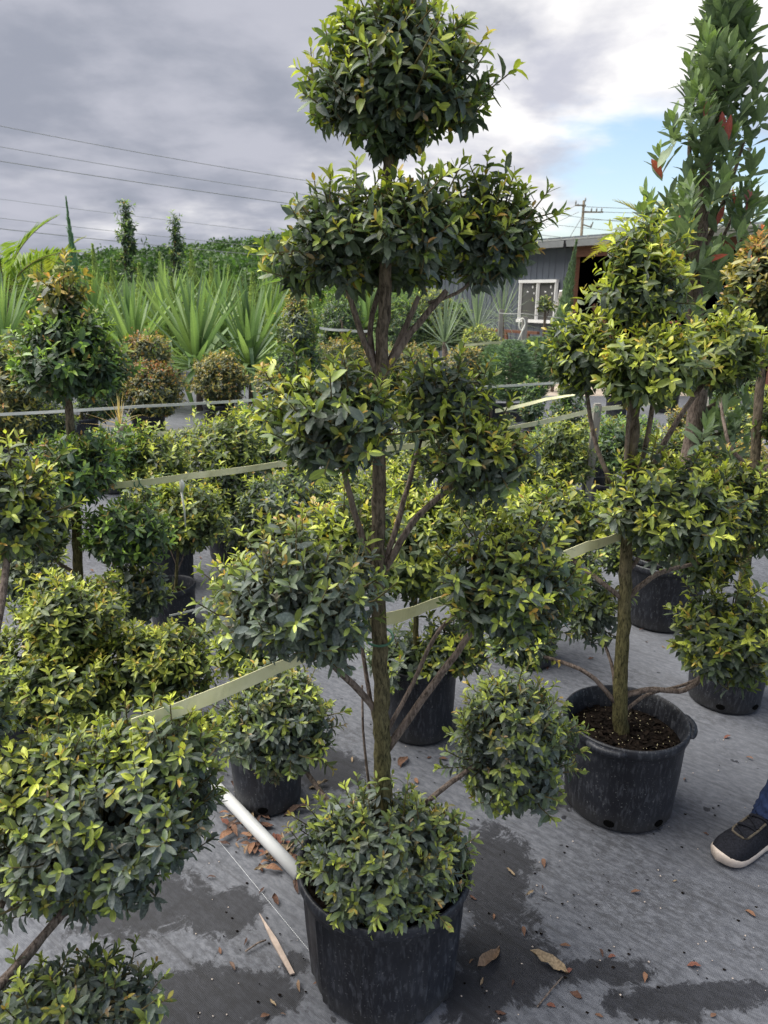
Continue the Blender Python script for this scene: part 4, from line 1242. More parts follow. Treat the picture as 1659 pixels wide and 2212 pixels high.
# ================================================================== feathery conifers
CONM = {}
def conifer_mesh(kind, H, W, n, L, col, seed):
    """column of upright sprays, W wide, drawn to a point"""
    key = (kind, seed)
    if key in CONM: return CONM[key]
    r = np.random.default_rng(seed)
    z = r.random(n) ** 1.15
    prof = {'spire': np.interp(z, [0, .1, .4, .7, .9, 1], [.6, 1, .72, .34, .10, .01]), 'tree': np.interp(z, [0, .1, .3, .6, 1], [.5, 1, .85, .45, .05]),
            'mound': np.interp(z, [0, .25, .6, .85, 1], [.55, .95, 1, .7, .25])}[kind]
    az = r.random(n) * 6.283
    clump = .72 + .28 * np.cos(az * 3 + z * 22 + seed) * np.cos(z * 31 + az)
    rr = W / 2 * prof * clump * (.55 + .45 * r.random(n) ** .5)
    P = np.stack([rr * np.cos(az), rr * np.sin(az), z * H], 1)
    out = np.stack([np.cos(az), np.sin(az), np.zeros(n)], 1)
    d = unit(out * r.uniform(.1, .6, (n, 1)) * (prof[:, None] if kind == 'spire' else 1) + np.array([0, 0, 1.0 if kind != 'mound' else .5]) + r.normal(0, .22, (n, 3)))
    nr = unit(out + np.array([0, 0, .3]) + r.normal(0, .3, (n, 3)))
    nr = unit(nr - d * (nr * d).sum(-1, keepdims=True))
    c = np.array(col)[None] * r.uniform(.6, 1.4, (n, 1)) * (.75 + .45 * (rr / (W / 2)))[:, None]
    CONM[key] = fol_mesh('crown', T_NEEDLE, P, d, nr, L * r.uniform(.6, 1.3, n) * (.45 + .55 * prof), np.concatenate([c, np.zeros((n, 1))], 1), M['needle'], np.full(n, 1.5))
    return CONM[key]

def conifer(px, py_top, Y, W, kind, label, group, col, seed, n=2600, L=.11, stem=.25, lean=(0, 0), name='conifer', cat='conifer'):
    t = at(px, py_top, Y)
    gz = 0.0 if Y < 13 or t.x < .9 else -.03
    H0 = 2.0
    root = empty(name, (t.x, Y, gz), label, cat, group)
    H = t.z - gz - stem
    link('trunk', MB().tube([(0, 0, -.01), (lean[0] * .3, lean[1] * .3, stem + H * .3), (lean[0] * .8, lean[1] * .8, stem + H * .8)], [.035, .03, .008], 7).mesh('trunk', M['bark2'], True), root)
    me = conifer_mesh(kind, H0, .5, n, L, col, seed)
    o = link('crown', me, root, (0, 0, stem))
    if lean != (0, 0):
        o.rotation_euler = (-math.atan2(lean[1], H), math.atan2(lean[0], H), 0)
    else:
        o.rotation_euler = (0, 0, rng.uniform(0, 6))
    o.scale = (W / .5, W / .5, H / H0)
    tag(o, kind='stuff')
    return root
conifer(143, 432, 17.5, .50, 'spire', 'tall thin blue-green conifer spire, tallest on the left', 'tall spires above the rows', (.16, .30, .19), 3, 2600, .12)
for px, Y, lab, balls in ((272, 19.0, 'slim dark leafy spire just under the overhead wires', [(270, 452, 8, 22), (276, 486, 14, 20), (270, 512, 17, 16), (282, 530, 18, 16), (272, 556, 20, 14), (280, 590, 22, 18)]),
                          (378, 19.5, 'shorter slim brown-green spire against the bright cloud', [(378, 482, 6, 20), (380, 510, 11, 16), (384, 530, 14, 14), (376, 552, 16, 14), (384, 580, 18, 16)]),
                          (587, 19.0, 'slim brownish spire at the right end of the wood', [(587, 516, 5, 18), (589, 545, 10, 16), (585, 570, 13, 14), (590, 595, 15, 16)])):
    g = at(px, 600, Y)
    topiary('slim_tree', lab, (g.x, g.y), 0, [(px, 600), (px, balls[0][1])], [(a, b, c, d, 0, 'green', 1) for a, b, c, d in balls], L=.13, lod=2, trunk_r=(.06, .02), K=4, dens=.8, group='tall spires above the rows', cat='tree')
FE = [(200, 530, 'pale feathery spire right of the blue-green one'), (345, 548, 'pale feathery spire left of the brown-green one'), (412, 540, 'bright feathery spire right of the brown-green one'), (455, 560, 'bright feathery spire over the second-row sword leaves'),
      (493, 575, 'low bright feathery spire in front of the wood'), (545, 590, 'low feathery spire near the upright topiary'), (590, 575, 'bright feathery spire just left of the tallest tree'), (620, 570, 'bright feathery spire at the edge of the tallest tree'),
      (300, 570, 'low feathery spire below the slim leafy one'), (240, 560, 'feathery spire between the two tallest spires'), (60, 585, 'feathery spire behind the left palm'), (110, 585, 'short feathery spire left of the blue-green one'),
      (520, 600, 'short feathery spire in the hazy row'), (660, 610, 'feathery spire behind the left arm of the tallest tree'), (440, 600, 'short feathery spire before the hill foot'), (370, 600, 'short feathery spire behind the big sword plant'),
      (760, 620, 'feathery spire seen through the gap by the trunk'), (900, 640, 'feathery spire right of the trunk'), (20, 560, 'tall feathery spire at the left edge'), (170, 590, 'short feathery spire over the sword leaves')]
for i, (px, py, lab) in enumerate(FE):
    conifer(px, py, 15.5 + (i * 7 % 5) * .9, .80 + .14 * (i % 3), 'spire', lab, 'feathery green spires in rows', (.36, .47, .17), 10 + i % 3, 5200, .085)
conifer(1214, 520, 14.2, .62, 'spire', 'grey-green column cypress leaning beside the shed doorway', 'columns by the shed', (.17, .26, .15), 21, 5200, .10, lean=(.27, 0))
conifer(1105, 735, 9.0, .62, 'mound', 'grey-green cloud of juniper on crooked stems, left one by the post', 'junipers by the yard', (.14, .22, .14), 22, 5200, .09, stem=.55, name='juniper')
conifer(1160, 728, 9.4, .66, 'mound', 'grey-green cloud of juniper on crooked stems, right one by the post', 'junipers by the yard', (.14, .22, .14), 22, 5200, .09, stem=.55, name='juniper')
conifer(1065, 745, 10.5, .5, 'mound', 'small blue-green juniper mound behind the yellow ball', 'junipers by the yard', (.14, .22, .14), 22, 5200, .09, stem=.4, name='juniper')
g = at(1178, 655, 13.0)
topiary('topiary_tree', 'tiny three-puff topiary in front of the shed window', (g.x, g.y), 0, [(1175, 720), (1178, 670)], [(1176, 648, 11, 9, 0, 'yellow'), (1188, 660, 11, 9, 0, 'yellow'), (1170, 664, 10, 8, 0, 'yellow')],
        L=.09, lod=2, trunk_r=(.03, .02), K=3, group='far topiary balls in rows')

# ================================================================== tall broad-leaved tree
BX = at(1505, 640, 3.9)
bt = empty('broad_leaved_tree', (BX.x, BX.y, .31), 'tall broad-leaved column tree with scattered red leaves, rising past the shed', 'tree')
add_pot(BX.x, BX.y, .24, .38, 'black pot of the tall broad-leaved tree behind the rows', detail=False, beads=0)
add_limb(bt, [Vector((BX.x, BX.y, .28))] + [at(px, py, 3.9) for px, py in ((1505, 900), (1500, 650), (1515, 480), (1530, 300), (1555, 120), (1580, -60))], [.05, .042, .035, .02, .008], 'trunk', M['bark2'], 10)
for pts in (((1505, 640), (1540, 560), (1600, 430)), ((1505, 620), (1470, 520), (1440, 420)), ((1512, 560), (1570, 420), (1610, 300)), ((1515, 480), (1490, 330), (1500, 200)), ((1535, 300), (1580, 180), (1600, 60)),
            ((1500, 900), (1560, 860), (1590, 800)), ((1505, 780), (1460, 740), (1420, 720)), ((1502, 960), (1545, 940), (1570, 925))):
    add_limb(bt, [at(px, py, 3.9 + .04 * i) for i, (px, py) in enumerate(pts)], [.016, .006], 'branch', M['bark'], 7)
shoots = []
for _ in range(185):
    t = rng.random() ** .8
    py = -160 + 850 * t
    mid = np.interp(py, [-160, 0, 200, 400, 560, 690], [1590, 1568, 1550, 1524, 1508, 1510])
    hw = np.interp(py, [-160, 0, 200, 400, 520, 690], [35, 50, 98, 128, 152, 122])
    a = rng.uniform(0, 6.283); rr = math.sqrt(rng.random())
    shoots.append((mid + hw * rr * math.cos(a), py, 3.9 + .36 * hw / 130 * rr * math.sin(a), math.cos(a) * rr))
for _ in range(26):
    shoots.append((1560 + rng.normal(0, 42), 905 + rng.normal(0, 45), 3.9 + rng.normal(0, .1), rng.normal(0, .5)))
P, D, N_, LN, CC = [], [], [], [], []
for (px, py, Y, o) in shoots:
    c = np.array(at(px, py, Y))
    ax = unit(np.array([o * .35, rng.normal(0, .25), 1.0]) + rng.normal(0, .2, 3))
    red = rng.random() < .006
    for k in range(11):
        t = k / 10
        az = k * 2.4 + rng.normal(0, .2)
        pv = np.cross(ax, [math.cos(az), math.sin(az), .1]); pv /= np.linalg.norm(pv)
        an = R_(70 - 48 * t) + rng.normal(0, .24)
        d = unit(ax * math.cos(an) + pv * math.sin(an))
        nn = ax - d * (ax @ d); nn = unit(nn)
        P.append(c - ax * (1 - t) * .13); D.append(d); N_.append(nn); LN.append(rng.uniform(.09, .15) * (1 - .3 * t))
        col = np.array((.135, .195, .105)) if t < .7 else np.array((.19, .28, .10))
        if (rng.random() < .010 and py > 230) or (red and t > .85): col = np.array((.46, .07, .06))
        CC.append(np.concatenate([col * rng.uniform(.7, 1.35), [.32 * rng.random() * (t < .8)]]))
P, D, N_, LN, CC = [np.array(q) for q in (P, D, N_, LN, CC)]
W_ = rng.uniform(.85, 1.15, len(P))
sc = LN * np.abs(N_[:, 1])
ch = np.argsort(-sc * (P[:, 1] < 3.95))[:260]
kp = np.ones(len(P), bool); kp[ch] = False
low_ = [i for i in ch if 1.5 < P[i][2] < 2.75]
for i in low_[::max(1, len(low_) // 9)]:
    CC[i][:3] = (.46, .07, .06)
root0 = np.array(bt.location)
crown = link('crown', fol_mesh('crown', T_BROAD, P[kp] - root0, D[kp], N_[kp], LN[kp], CC[kp], M['leaf_big'], W_[kp]), bt)
tag(crown, kind='stuff')
BV = []
for c in ((.135, .195, .105), (.16, .235, .105), (.19, .28, .10), (.46, .07, .06)):
    BV.append(fol_mesh('leaf', T_BROAD, np.zeros((1, 3)), np.array([[1., 0, 0]]), np.array([[0., 0, 1]]), np.ones(1), np.array([[*c, .2 if c[0] < .5 else 0]]), M['leaf_big']))
sd_ = np.cross(N_, D)
for i in ch:
    v = 3 if CC[i][0] > 2 * CC[i][1] else int(np.argmin([abs(CC[i][1] - q) for q in (.195, .235, .28)]))
    lf = bpy.data.objects.new('leaf', BV[v]); COL.objects.link(lf); lf.parent = crown
    X, Yv, Z, p = D[i] * LN[i], sd_[i] * LN[i] * W_[i], N_[i] * LN[i], P[i] - root0
    lf.matrix_basis = Matrix(((X[0], Yv[0], Z[0], p[0]), (X[1], Yv[1], Z[1], p[1]), (X[2], Yv[2], Z[2], p[2]), (0, 0, 0, 1)))

# ================================================================== tapes, stakes, pipe
def tape(pts, w, label, mat='strap', th=.002, sag=.02, twist=0.0, name='webbing_tape', cat='tape', group='pale webbing tapes along the rows'):
    pts = [Vector(p) for p in pts]
    S = []
    for i in range(len(pts) - 1):
        m = 18
        for k in range(m):
            t = k / m
            S.append(pts[i].lerp(pts[i + 1], t) - Vector((0, 0, sag * 4 * t * (1 - t))))
    S.append(pts[-1])
    c = sum(S, Vector()) / len(S)
    vs, fs = [], []
    for i, p in enumerate(S):
        tn = (S[min(i + 1, len(S) - 1)] - S[max(i - 1, 0)]).normalized()
        side = Vector((-tn.y, tn.x, 0)).normalized()
        an = .16 * math.sin(i * .21) + .05 * math.sin(i * .9) + twist * i / len(S)
        up = (Vector((0, 0, 1)) * math.cos(an) + side * math.sin(an))
        nrm = up.cross(tn).normalized()
        for a, b in ((-1, -1), (1, -1), (1, 1), (-1, 1)):
            vs.append(p - c + up * (a * w / 2) + nrm * (b * th / 2))
    for i in range(len(S) - 1):
        for k in range(4):
            k2 = (k + 1) % 4
            fs.append((i * 4 + k, i * 4 + k2, i * 4 + 4 + k2, i * 4 + 4 + k))
    fs += [(3, 2, 1, 0), tuple(len(S) * 4 - 4 + k for k in range(4))]
    return tag(link(name, mesh_py(name, vs, fs, M[mat], False), None, c), label, cat, group)
tk = at(819, 1352, FY) + Vector((0, .033, 0))
tape([at(285, 1568, FY - .25), at(600, 1442, FY - .06), tk, at(925, 1308, FY + .17), at(1270, 1180, RY - .12), at(1353, 1150, RY + .03), at(1560, 1080, 2.9)], .034,
     'broad yellow-green webbing tape tied behind the mossy trunk of the tallest topiary', sag=.006)
tape([at(150, 1062, 3.06), at(235, 1050, 3.2), at(420, 1027, 3.4), at(600, 1003, 3.6)], .032, 'middle webbing tape with a white cord knotted below, left of tallest tree', sag=.004)
tape([at(600, 1003, 3.6), at(850, 967, 4.05), at(940, 954, 4.2), at(1130, 920, 4.8), at(1288, 884, 5.45), at(1420, 868, 6.0)], .034, 'webbing tape running right from behind the trunk to the timber stake', sag=.006)
tape([at(-60, 898, 5.1), at(300, 878, 5.6), at(610, 860, 6.0), at(860, 848, 6.5)], .022, 'thin pale tape stretched across in front of the cone-headed topiary', 'tape_white', sag=.004)
tape([at(860, 850, 6.5), at(1040, 836, 7.0), at(1260, 822, 7.7), at(1420, 812, 8.2)], .024, 'thin pale tape continuing right behind the trunk towards the broad-leaved tree', 'tape_white', sag=.006)
tape([at(340, 937, 8.0), at(470, 918, 8.4), at(600, 900, 8.8)], .05, 'double flat tape over the bright cloth beside the black pot', 'strap', sag=.008)
tape([at(1070, 888, 6.6), at(1180, 862, 7.0), at(1290, 842, 7.5)], .035, 'twisted tape beside the small pyramid shrubs', 'strap', sag=.006, twist=2.0)
tape([at(366, 1330, 3.3), at(455, 1308, 3.4), at(560, 1285, 3.5)], .010, 'narrow white cord passing the small pot with bare soil', 'tape_white', sag=.002)
tape([at(1078, 676, 13), at(1130, 677, 13), at(1250, 690, 13.5)], .015, 'white rope line tied to the far post before the shed', 'tape_white', sag=.01)
tape([at(990, 745, 9.5), at(1060, 740, 9.7), at(1134, 736, 9.9)], .03, 'pale cord across the junipers below the post', 'strap', sag=.01)
tape([at(690, 708, 9.2), at(745, 713, 9.3), at(800, 715, 9.4)], .03, 'pale cord glimpsed left of the tallest trunk', 'tape_white', sag=.01)
# hanging cord knotted to the middle tape
c0 = at(391, 1036, 3.37)
tag(link('hanging_cord', MB().tube([c0, c0 + Vector((.004, 0, -.03)), c0 + Vector((-.003, 0, -.06))], [.010, .013, .008], 7).tube([c0 + Vector((-.003, 0, -.06)), c0 + Vector((.004, 0, -.16)), c0 + Vector((.002, 0, -.24))], [.006, .005, .004], 6)
         .mesh('hanging_cord', M['tape_white'], True)), 'short white cord knotted under the middle tape', 'cord')
# green tie round the trunk
tz = at(819, 1377, FY)
ring = [tz + Vector((.034 * math.cos(a), .034 * math.sin(a) + .004, .008 * math.sin(a))) for a in np.linspace(0, 2 * math.pi, 28)]
tag(link('plant_tie', MB().tube(ring, .0032, 6, False).tube([ring[14], tk + Vector((-.03, .0, .0))], .0030, 6).mesh('plant_tie', M['tie'], True)), 'thin green tie looped round the mossy trunk below the tape', 'plant tie', 'green plant ties')
for px, py, Y, lab in ((1288, 884, 5.44, 'green tie on the tape at the timber stake'), (1160, 912, 4.92, 'green tie dangling from tape left of the stake'), (296, 1042, 3.26, 'green tie twisted round the middle tape')):
    p = at(px, py, Y)
    pts = [p + Vector((.012 * math.cos(a), -.004 + .008 * math.sin(a), .022 * math.sin(a))) for a in np.linspace(0, 6.28, 14)] + [p + Vector((.03, -.01, -.03)), p + Vector((.02, -.012, -.06))]
    tag(link('plant_tie', MB().tube(pts, .0028, 5).mesh('plant_tie', M['tie'], True)), lab, 'plant tie', 'green plant ties')
def stake(px, py_top, Y, w, label, lean=0.0):
    t = at(px, py_top, Y)
    gz = 0.0 if Y < 13.3 else -.03
    o = MB()
    o.bar((lean, 0, 0), (0, 0, t.z - gz), w, w)
    o.bar((0, 0, t.z - gz), (0, 0, t.z - gz + .012), w * .8, w * .8)
    tag(link('timber_stake', o.mesh('timber_stake', M['timber_grey']), None, (t.x, t.y, gz - .01)), label, 'stake', 'timber stakes')
stake(1291, 872, 5.5, .055, 'square grey timber stake carrying the right-hand tape', -.03)
stake(1134, 684, 13.0, .09, 'weathered post with a looped white rope, before the shed')
stake(1083, 668, 13.4, .07, 'thin weathered post left of the roped post')
stake(1545, 860, 5.0, .10, 'dark grey stake among the broad grey leaves')
p = at(1131, 690, 12.9)
ring = [p + Vector((.05 * math.cos(a) - .04, -.10, .10 * math.sin(a) - .08)) for a in np.linspace(0, 6.28, 18)]
tag(link('rope_loop', MB().tube(ring, .012, 6, False).tube([ring[0], ring[0] + Vector((-.12, -.02, -.3))], .012, 5).mesh('rope_loop', M['tape_white'], True)), 'white rope looped over the post before the shed', 'rope')

# PVC pipe
a, b = ground(430, 1672), ground(648, 1905)
d = (b - a).normalized()
a, b = a + Vector((0, 0, .028)), b + Vector((0, 0, .028))
pv = empty('pvc_pipe', a, 'grey-white plastic pipe lying between the pots on dead leaves', 'pipe')
link('pipe', MB().tube([(0, 0, 0), (b - a)], .0225, 20).mesh('pipe', M['pvc'], True), pv)
link('coupling', MB().tube([(b - a) * .05, (b - a) * .12], .027, 20).mesh('coupling', M['pvc'], True), pv)

# black tray on the far cloth
for px, py, Yh, lab in ((1095, 905, .2, 'low black tray near the small pyramid shrubs'), (400, 965, .12, 'flat black tray on the bright cloth behind the middle tape')):
    g = ground(px, py)
    tr = empty('nursery_tray', (g.x, g.y, .004), lab, 'tray')
    mb = MB()
    for s in (-1, 1):
        mb.box((s * .34, 0, Yh / 2), (.02, .5, Yh)); mb.box((0, s * .25, Yh / 2), (.66, .02, Yh - .003))
    link('sides', mb.mesh('sides', M['pot']), tr)
    link('base', MB().box((0, 0, Yh * .5), (.658, .478, .01)).mesh('base', M['gutter']), tr)
# ================================================================== person at the right edge
toe = ground(1545, 1868)
fdir = Vector((-.90, -.44, 0)).normalized()
FS = 1.14
heel = toe - fdir * .292 * FS
per = empty('person', (heel.x, heel.y, .004), 'person in blue jeans and dark trainers with pale soles, stepping in from the right', 'person')
def FP(s, w, z):
    """s from heel (0) to toe (.29), w to the foot's left, z up; relative to the empty"""
    return (fdir * s + Vector((-fdir.y, fdir.x, 0)) * w + Vector((0, 0, z))) * FS
def outline(grow=0.0, n=44):
    st = [0, .02, .06, .12, .18, .22, .25, .275, .292]
    hl = [.0, .026, .034, .034, .044, .048, .045, .033, .0]      # outer half widths
    hr = [.0, .026, .034, .036, .047, .050, .046, .032, .0]
    th = np.linspace(0, 2 * math.pi, n, endpoint=False)
    pts = []
    for a in th:
        s = .146 - .146 * math.cos(a)
        w = np.interp(s, st, hl if a < math.pi else hr)
        e = (abs(math.sin(a)) ** .02)
        pts.append((s + grow * -math.cos(a), (w + grow) * (1 if a < math.pi else -1) * e))
    return pts
def make_shoe(parent, T, mirror=1):
    tr = lambda s, w, z: T(s, w * mirror, z)
    sh = link('shoe', None, parent) if False else None
    n = 44
    rings = [(.000, -.004), (.005, .002), (.015, .0035), (.022, .002), (.025, .0)]
    vs, fs = [], []
    for z, g in rings:
        for s, w in outline(g, n):
            lift = .010 * max(0, (s - .22) / .07) ** 2 + .004 * max(0, (.04 - s) / .04)
            toe_up = .012 * max(0, (s - .235) / .055) if z > .01 else 0
            vs.append(tr(s, w, z + lift + toe_up + (.010 * max(0, .08 - s) / .08 if z > .01 else 0)))
    for i in range(len(rings) - 1):
        for k in range(n):
            k2 = (k + 1) % n
            fs.append((i * n + k, i * n + k2, (i + 1) * n + k2, (i + 1) * n + k))
    fs += [tuple(range(n - 1, -1, -1)), tuple((len(rings) - 1) * n + k for k in range(n))]
    up_v, up_f = [], []
    S = np.linspace(0.004, .289, 20)
    st = [0, .03, .07, .10, .14, .18, .215, .25, .275, .289]
    topz = [.085, .105, .112, .110, .098, .086, .074, .064, .050, .034]
    m = 15
    for s in S:
        wl = np.interp(s, [0, .02, .06, .12, .18, .22, .25, .275, .292], [.012, .027, .034, .035, .045, .049, .046, .034, .008])
        tz_ = np.interp(s, st, topz)
        b = .020 + .010 * max(0, (s - .235) / .055)
        for k in range(m):
            a = math.pi * k / (m - 1)
            cw, sw = math.cos(a), math.sin(a)
            w = wl * (abs(cw) ** .75) * (1 if cw > 0 else -1)
            up_v.append(tr(s, w, b + (tz_ - b) * sw ** .8))
    for i in range(len(S) - 1):
        for k in range(m - 1):
            up_f.append((i * m + k, i * m + k + 1, (i + 1) * m + k + 1, (i + 1) * m + k))
    up_f += [tuple(range(m)), tuple((len(S) - 1) * m + k for k in range(m))]
    up = link('shoe', mesh_py('shoe', up_v, up_f, M['shoe'], True), parent)
    link('sole', mesh_py('sole', vs, fs, M['sole'], True), up)
    topf = lambda s, w: .026 + (np.interp(s, st, topz) - .026) * max(0, 1 - (abs(w) / .046) ** 2.6) ** .5
    tm = MB()
    loop = [(.215, .0), (.212, .018), (.20, .026), (.16, .026), (.125, .024)]
    path = [(s, w) for s, w in reversed([(a_, -b_) for a_, b_ in loop])] + loop[1:]
    tm.tube([tr(s, w, topf(s, w) + .002) for s, w in path], .0042, 6)
    link('lace_guard', tm.mesh('lace_guard', M['trim'], True), up)
    for i in range(4):
        s = .198 - .024 * i
        lc = MB()
        pts = [tr(s - .010 * (w / .024) * (1 if i % 2 else -1), w, topf(s, w) + .0045) for w in np.linspace(-.024, .024, 7)]
        for q in range(6):
            lc.bar(pts[q], pts[q + 1], .011, .003)
        link('lace', lc.mesh('lace', M['lace']), up)
    return up
make_shoe(per, FP)
# second foot, further out of the frame
off = Vector((.42, .22, 0))
FP2 = lambda s, w, z: FP(s, w, z) + off
make_shoe(per, FP2, -1)
ank = FP(.062, 0, .10)
ank2 = FP2(.062, 0, .10)
hipc = (ank + ank2) / 2 + Vector((.16, .02, .80))
hip1, hip2 = hipc + Vector((-.07, -.06, 0)), hipc + Vector((.07, .06, 0))
kn1 = ank.lerp(hip1, .50) - fdir * .02
kn2 = ank2.lerp(hip2, .50) + fdir * .03
# body: one skin-grown figure
def skin_obj(name, verts, edges, radii, mat, parent, root=0, sub=2):
    me = bpy.data.meshes.new(name)
    me.from_pydata([tuple(v) for v in verts], edges, [])
    me.materials.append(mat)
    o = link(name, me, parent)
    sk = o.modifiers.new('skin', 'SKIN')
    for i, r in enumerate(radii):
        me.skin_vertices[0].data[i].radius = (r, r) if not isinstance(r, tuple) else r
    me.skin_vertices[0].data[root].use_root = True
    sk.use_smooth_shade = True
    o.modifiers.new('sub', 'SUBSURF').levels = sub
    o.modifiers['sub'].render_levels = sub
    return o
sdv = Vector((-fdir.y, fdir.x, 0))
ch = hipc + Vector((0, 0, .32)); nk = hipc + Vector((0, 0, .53)); hd = nk + fdir * .02 + Vector((0, 0, .12)); ht = hd + Vector((0, 0, .10))
shl, shr = hipc + Vector((0, 0, .46)) + sdv * .18, hipc + Vector((0, 0, .46)) - sdv * .18
ell, elr = shl + sdv * .05 - Vector((0, 0, .29)) - fdir * .02, shr - sdv * .05 - Vector((0, 0, .29)) - fdir * .02
wrl, wrr = ell + fdir * .05 - Vector((0, 0, .25)), elr + fdir * .05 - Vector((0, 0, .25))
hal, har = wrl + fdir * .02 - Vector((0, 0, .09)), wrr + fdir * .02 - Vector((0, 0, .09))
bv = [hipc, ch, nk, hd, ht, shl, ell, wrl, hal, shr, elr, wrr, har, hip1, kn1, ank, hip2, kn2, ank2]
be = [(0, 1), (1, 2), (2, 3), (3, 4), (1, 5), (5, 6), (6, 7), (7, 8), (1, 9), (9, 10), (10, 11), (11, 12), (0, 13), (13, 14), (14, 15), (0, 16), (16, 17), (17, 18)]
br = [.12, .13, .055, .088, .07, .06, .042, .028, .03, .06, .042, .028, .03, .075, .05, .036, .075, .05, .036]
body = skin_obj('body', bv, be, br, M['skin'], per)
for hnd, wr in ((hal, wrl), (har, wrr)):
    for f_ in range(5):
        o_ = fdir * (.024 - .012 * f_) + Vector((0, 0, -.005 if f_ else .03))
        ln_ = (.045, .075, .082, .076, .06)[f_]
        b0 = hnd + o_
        dv_ = Vector((0, 0, -1)) + fdir * (.9 if f_ == 0 else .15)
        dv_.normalize()
        link('finger', MB().tube([b0, b0 + dv_ * ln_ * .5, b0 + dv_ * ln_ + fdir * .01], [.0095, .009, .007], 8).mesh('finger', M['skin'], True), body)
skin_obj('shirt', [hipc - Vector((0, 0, .07)), ch, nk - Vector((0, 0, .05)), shl, shl.lerp(ell, .75), shr, shr.lerp(elr, .75)], [(0, 1), (1, 2), (1, 3), (3, 4), (1, 5), (5, 6)],
         [.17, .16, .07, .078, .065, .078, .065], M['shirt'], per)
skin_obj('hair', [hd + Vector((0, 0, .03)) - fdir * .02, ht + Vector((0, 0, .012)) - fdir * .015], [(0, 1)], [.095, .075], M['hair'], per)
fc = hd + fdir * .088
link('nose', MB().tube([fc + Vector((0, 0, .02)), fc + fdir * .018 - Vector((0, 0, .015))], [.008, .013], 8).mesh('nose', M['skin'], True), body)
for s in (-1, 1):
    link('eye', MB().tube([fc + sdv * (.032 * s) + Vector((0, 0, .022)) - fdir * .012, fc + sdv * (.032 * s) + Vector((0, 0, .022)) - fdir * .002], [.011, .006], 8).mesh('eye', M['hair'], True), body)
    link('ear', MB().tube([hd + sdv * (.088 * s) + Vector((0, 0, .025)), hd + sdv * (.092 * s) - Vector((0, 0, .02))], [.016, .010], 8).mesh('ear', M['skin'], True), body)
link('mouth', MB().bar(fc - sdv * .022 - Vector((0, 0, .042)) - fdir * .006, fc + sdv * .022 - Vector((0, 0, .042)) - fdir * .006, .012, .008).mesh('mouth', M['timber_red']), body)
# jeans: two creased legs
def jean_leg(a, k, h):
    pts = [a - Vector((0, 0, .035)), a + Vector((0, 0, .0)), a.lerp(k, .16), a.lerp(k, .4), a.lerp(k, .75), k, k.lerp(h, .4), k.lerp(h, .8), h]
    S = spline(pts, 6)
    rad = list(np.interp(np.linspace(0, 1, len(S)), [0, .06, .2, .45, .62, .8, 1], [.058, .058, .06, .066, .072, .088, .115]))
    vs, fs = [], []
    n = 26
    for i, p in enumerate(S):
        t = i / len(S)
        fold = .0085 * math.exp(-(t / .24) ** 2)
        for q in range(n):
            an = 2 * math.pi * q / n
            r = rad[i] * (1 + .035 * math.cos(2 * an)) + fold * math.sin(t * 95 + 1.7 * math.sin(an + .8) + .9 * math.cos(2 * an)) + .002 * math.sin(an * 5 + t * 30)
            sag = .012 * math.exp(-(t / .2) ** 2) * math.sin(an + 1.0)
            vs.append(p + fdir * (r * math.cos(an)) + sdv * (r * math.sin(an)) + Vector((0, 0, sag)))
    for i in range(len(S) - 1):
        for q in range(n):
            q2 = (q + 1) % n
            fs.append((i * n + q, i * n + q2, (i + 1) * n + q2, (i + 1) * n + q))
    return vs, fs
for a_, k_, h_ in ((ank, kn1, hip1), (ank2, kn2, hip2)):
    v, f = jean_leg(a_, k_, h_)
    link('jeans_leg', mesh_py('jeans_leg', v, f, M['denim'], True), per)
skin_obj('jeans_seat', [hipc + Vector((0, 0, .12)), hipc - Vector((0, 0, .03)), hip1 - Vector((0, 0, .06)), hip2 - Vector((0, 0, .06))], [(0, 1), (1, 2), (1, 3)], [.145, .14, .10, .10], M['denim'], per)

# ================================================================== fallen leaves and litter
def dead_leaf_mesh(kind, col, seed):
    r = np.random.default_rng(seed)
    vs, fs = [], []
    n = 6
    for i in range(n + 1):
        t = i / n
        w = math.sin(math.pi * (t ** .85)) * (.20 if kind == 0 else .13) + .004
        cur = .22 * math.sin(t * 3.1 + seed) + .05
        for s in (-1, 0, 1):
            vs.append((t - .5, s * w + .05 * math.sin(t * 4 + seed), .10 + cur * .35 + (.55 * w * abs(s) if seed % 2 else .9 * w * abs(s)) + r.normal(0, .04)))
    for i in range(n):
        for s in (0, 1):
            a = i * 3 + s
            fs.append((a, a + 1, a + 4, a + 3))
    zmin = min(v[2] for v in vs)
    vs = [(x, y, z - zmin) for x, y, z in vs]
    return mesh_py('fallen_leaf', vs, fs, mat_simple('dead_leaf_%d' % seed, col, 0.85, 0.2, 0.35, 14), True)
DL = [dead_leaf_mesh(i % 2, c, i + 1) for i, c in enumerate(((.15, .085, .058), (.20, .135, .09), (.11, .060, .044), (.30, .23, .15), (.17, .075, .055), (.08, .048, .038), (.21, .115, .072), (.14, .095, .074)))]
def drop(px, py, s, label, group, k=None, h=0.0):
    g = ground(px, py)
    o = link('fallen_leaf', DL[int(rng.integers(len(DL))) if k is None else k], None, (g.x, g.y, .002 + h))
    o.rotation_euler = (rng.normal(0, .12), rng.normal(0, .12), rng.uniform(0, 6.28))
    o.scale = (s, s * rng.uniform(.8, 1.2), s)
    return tag(o, label, 'fallen leaf', group)
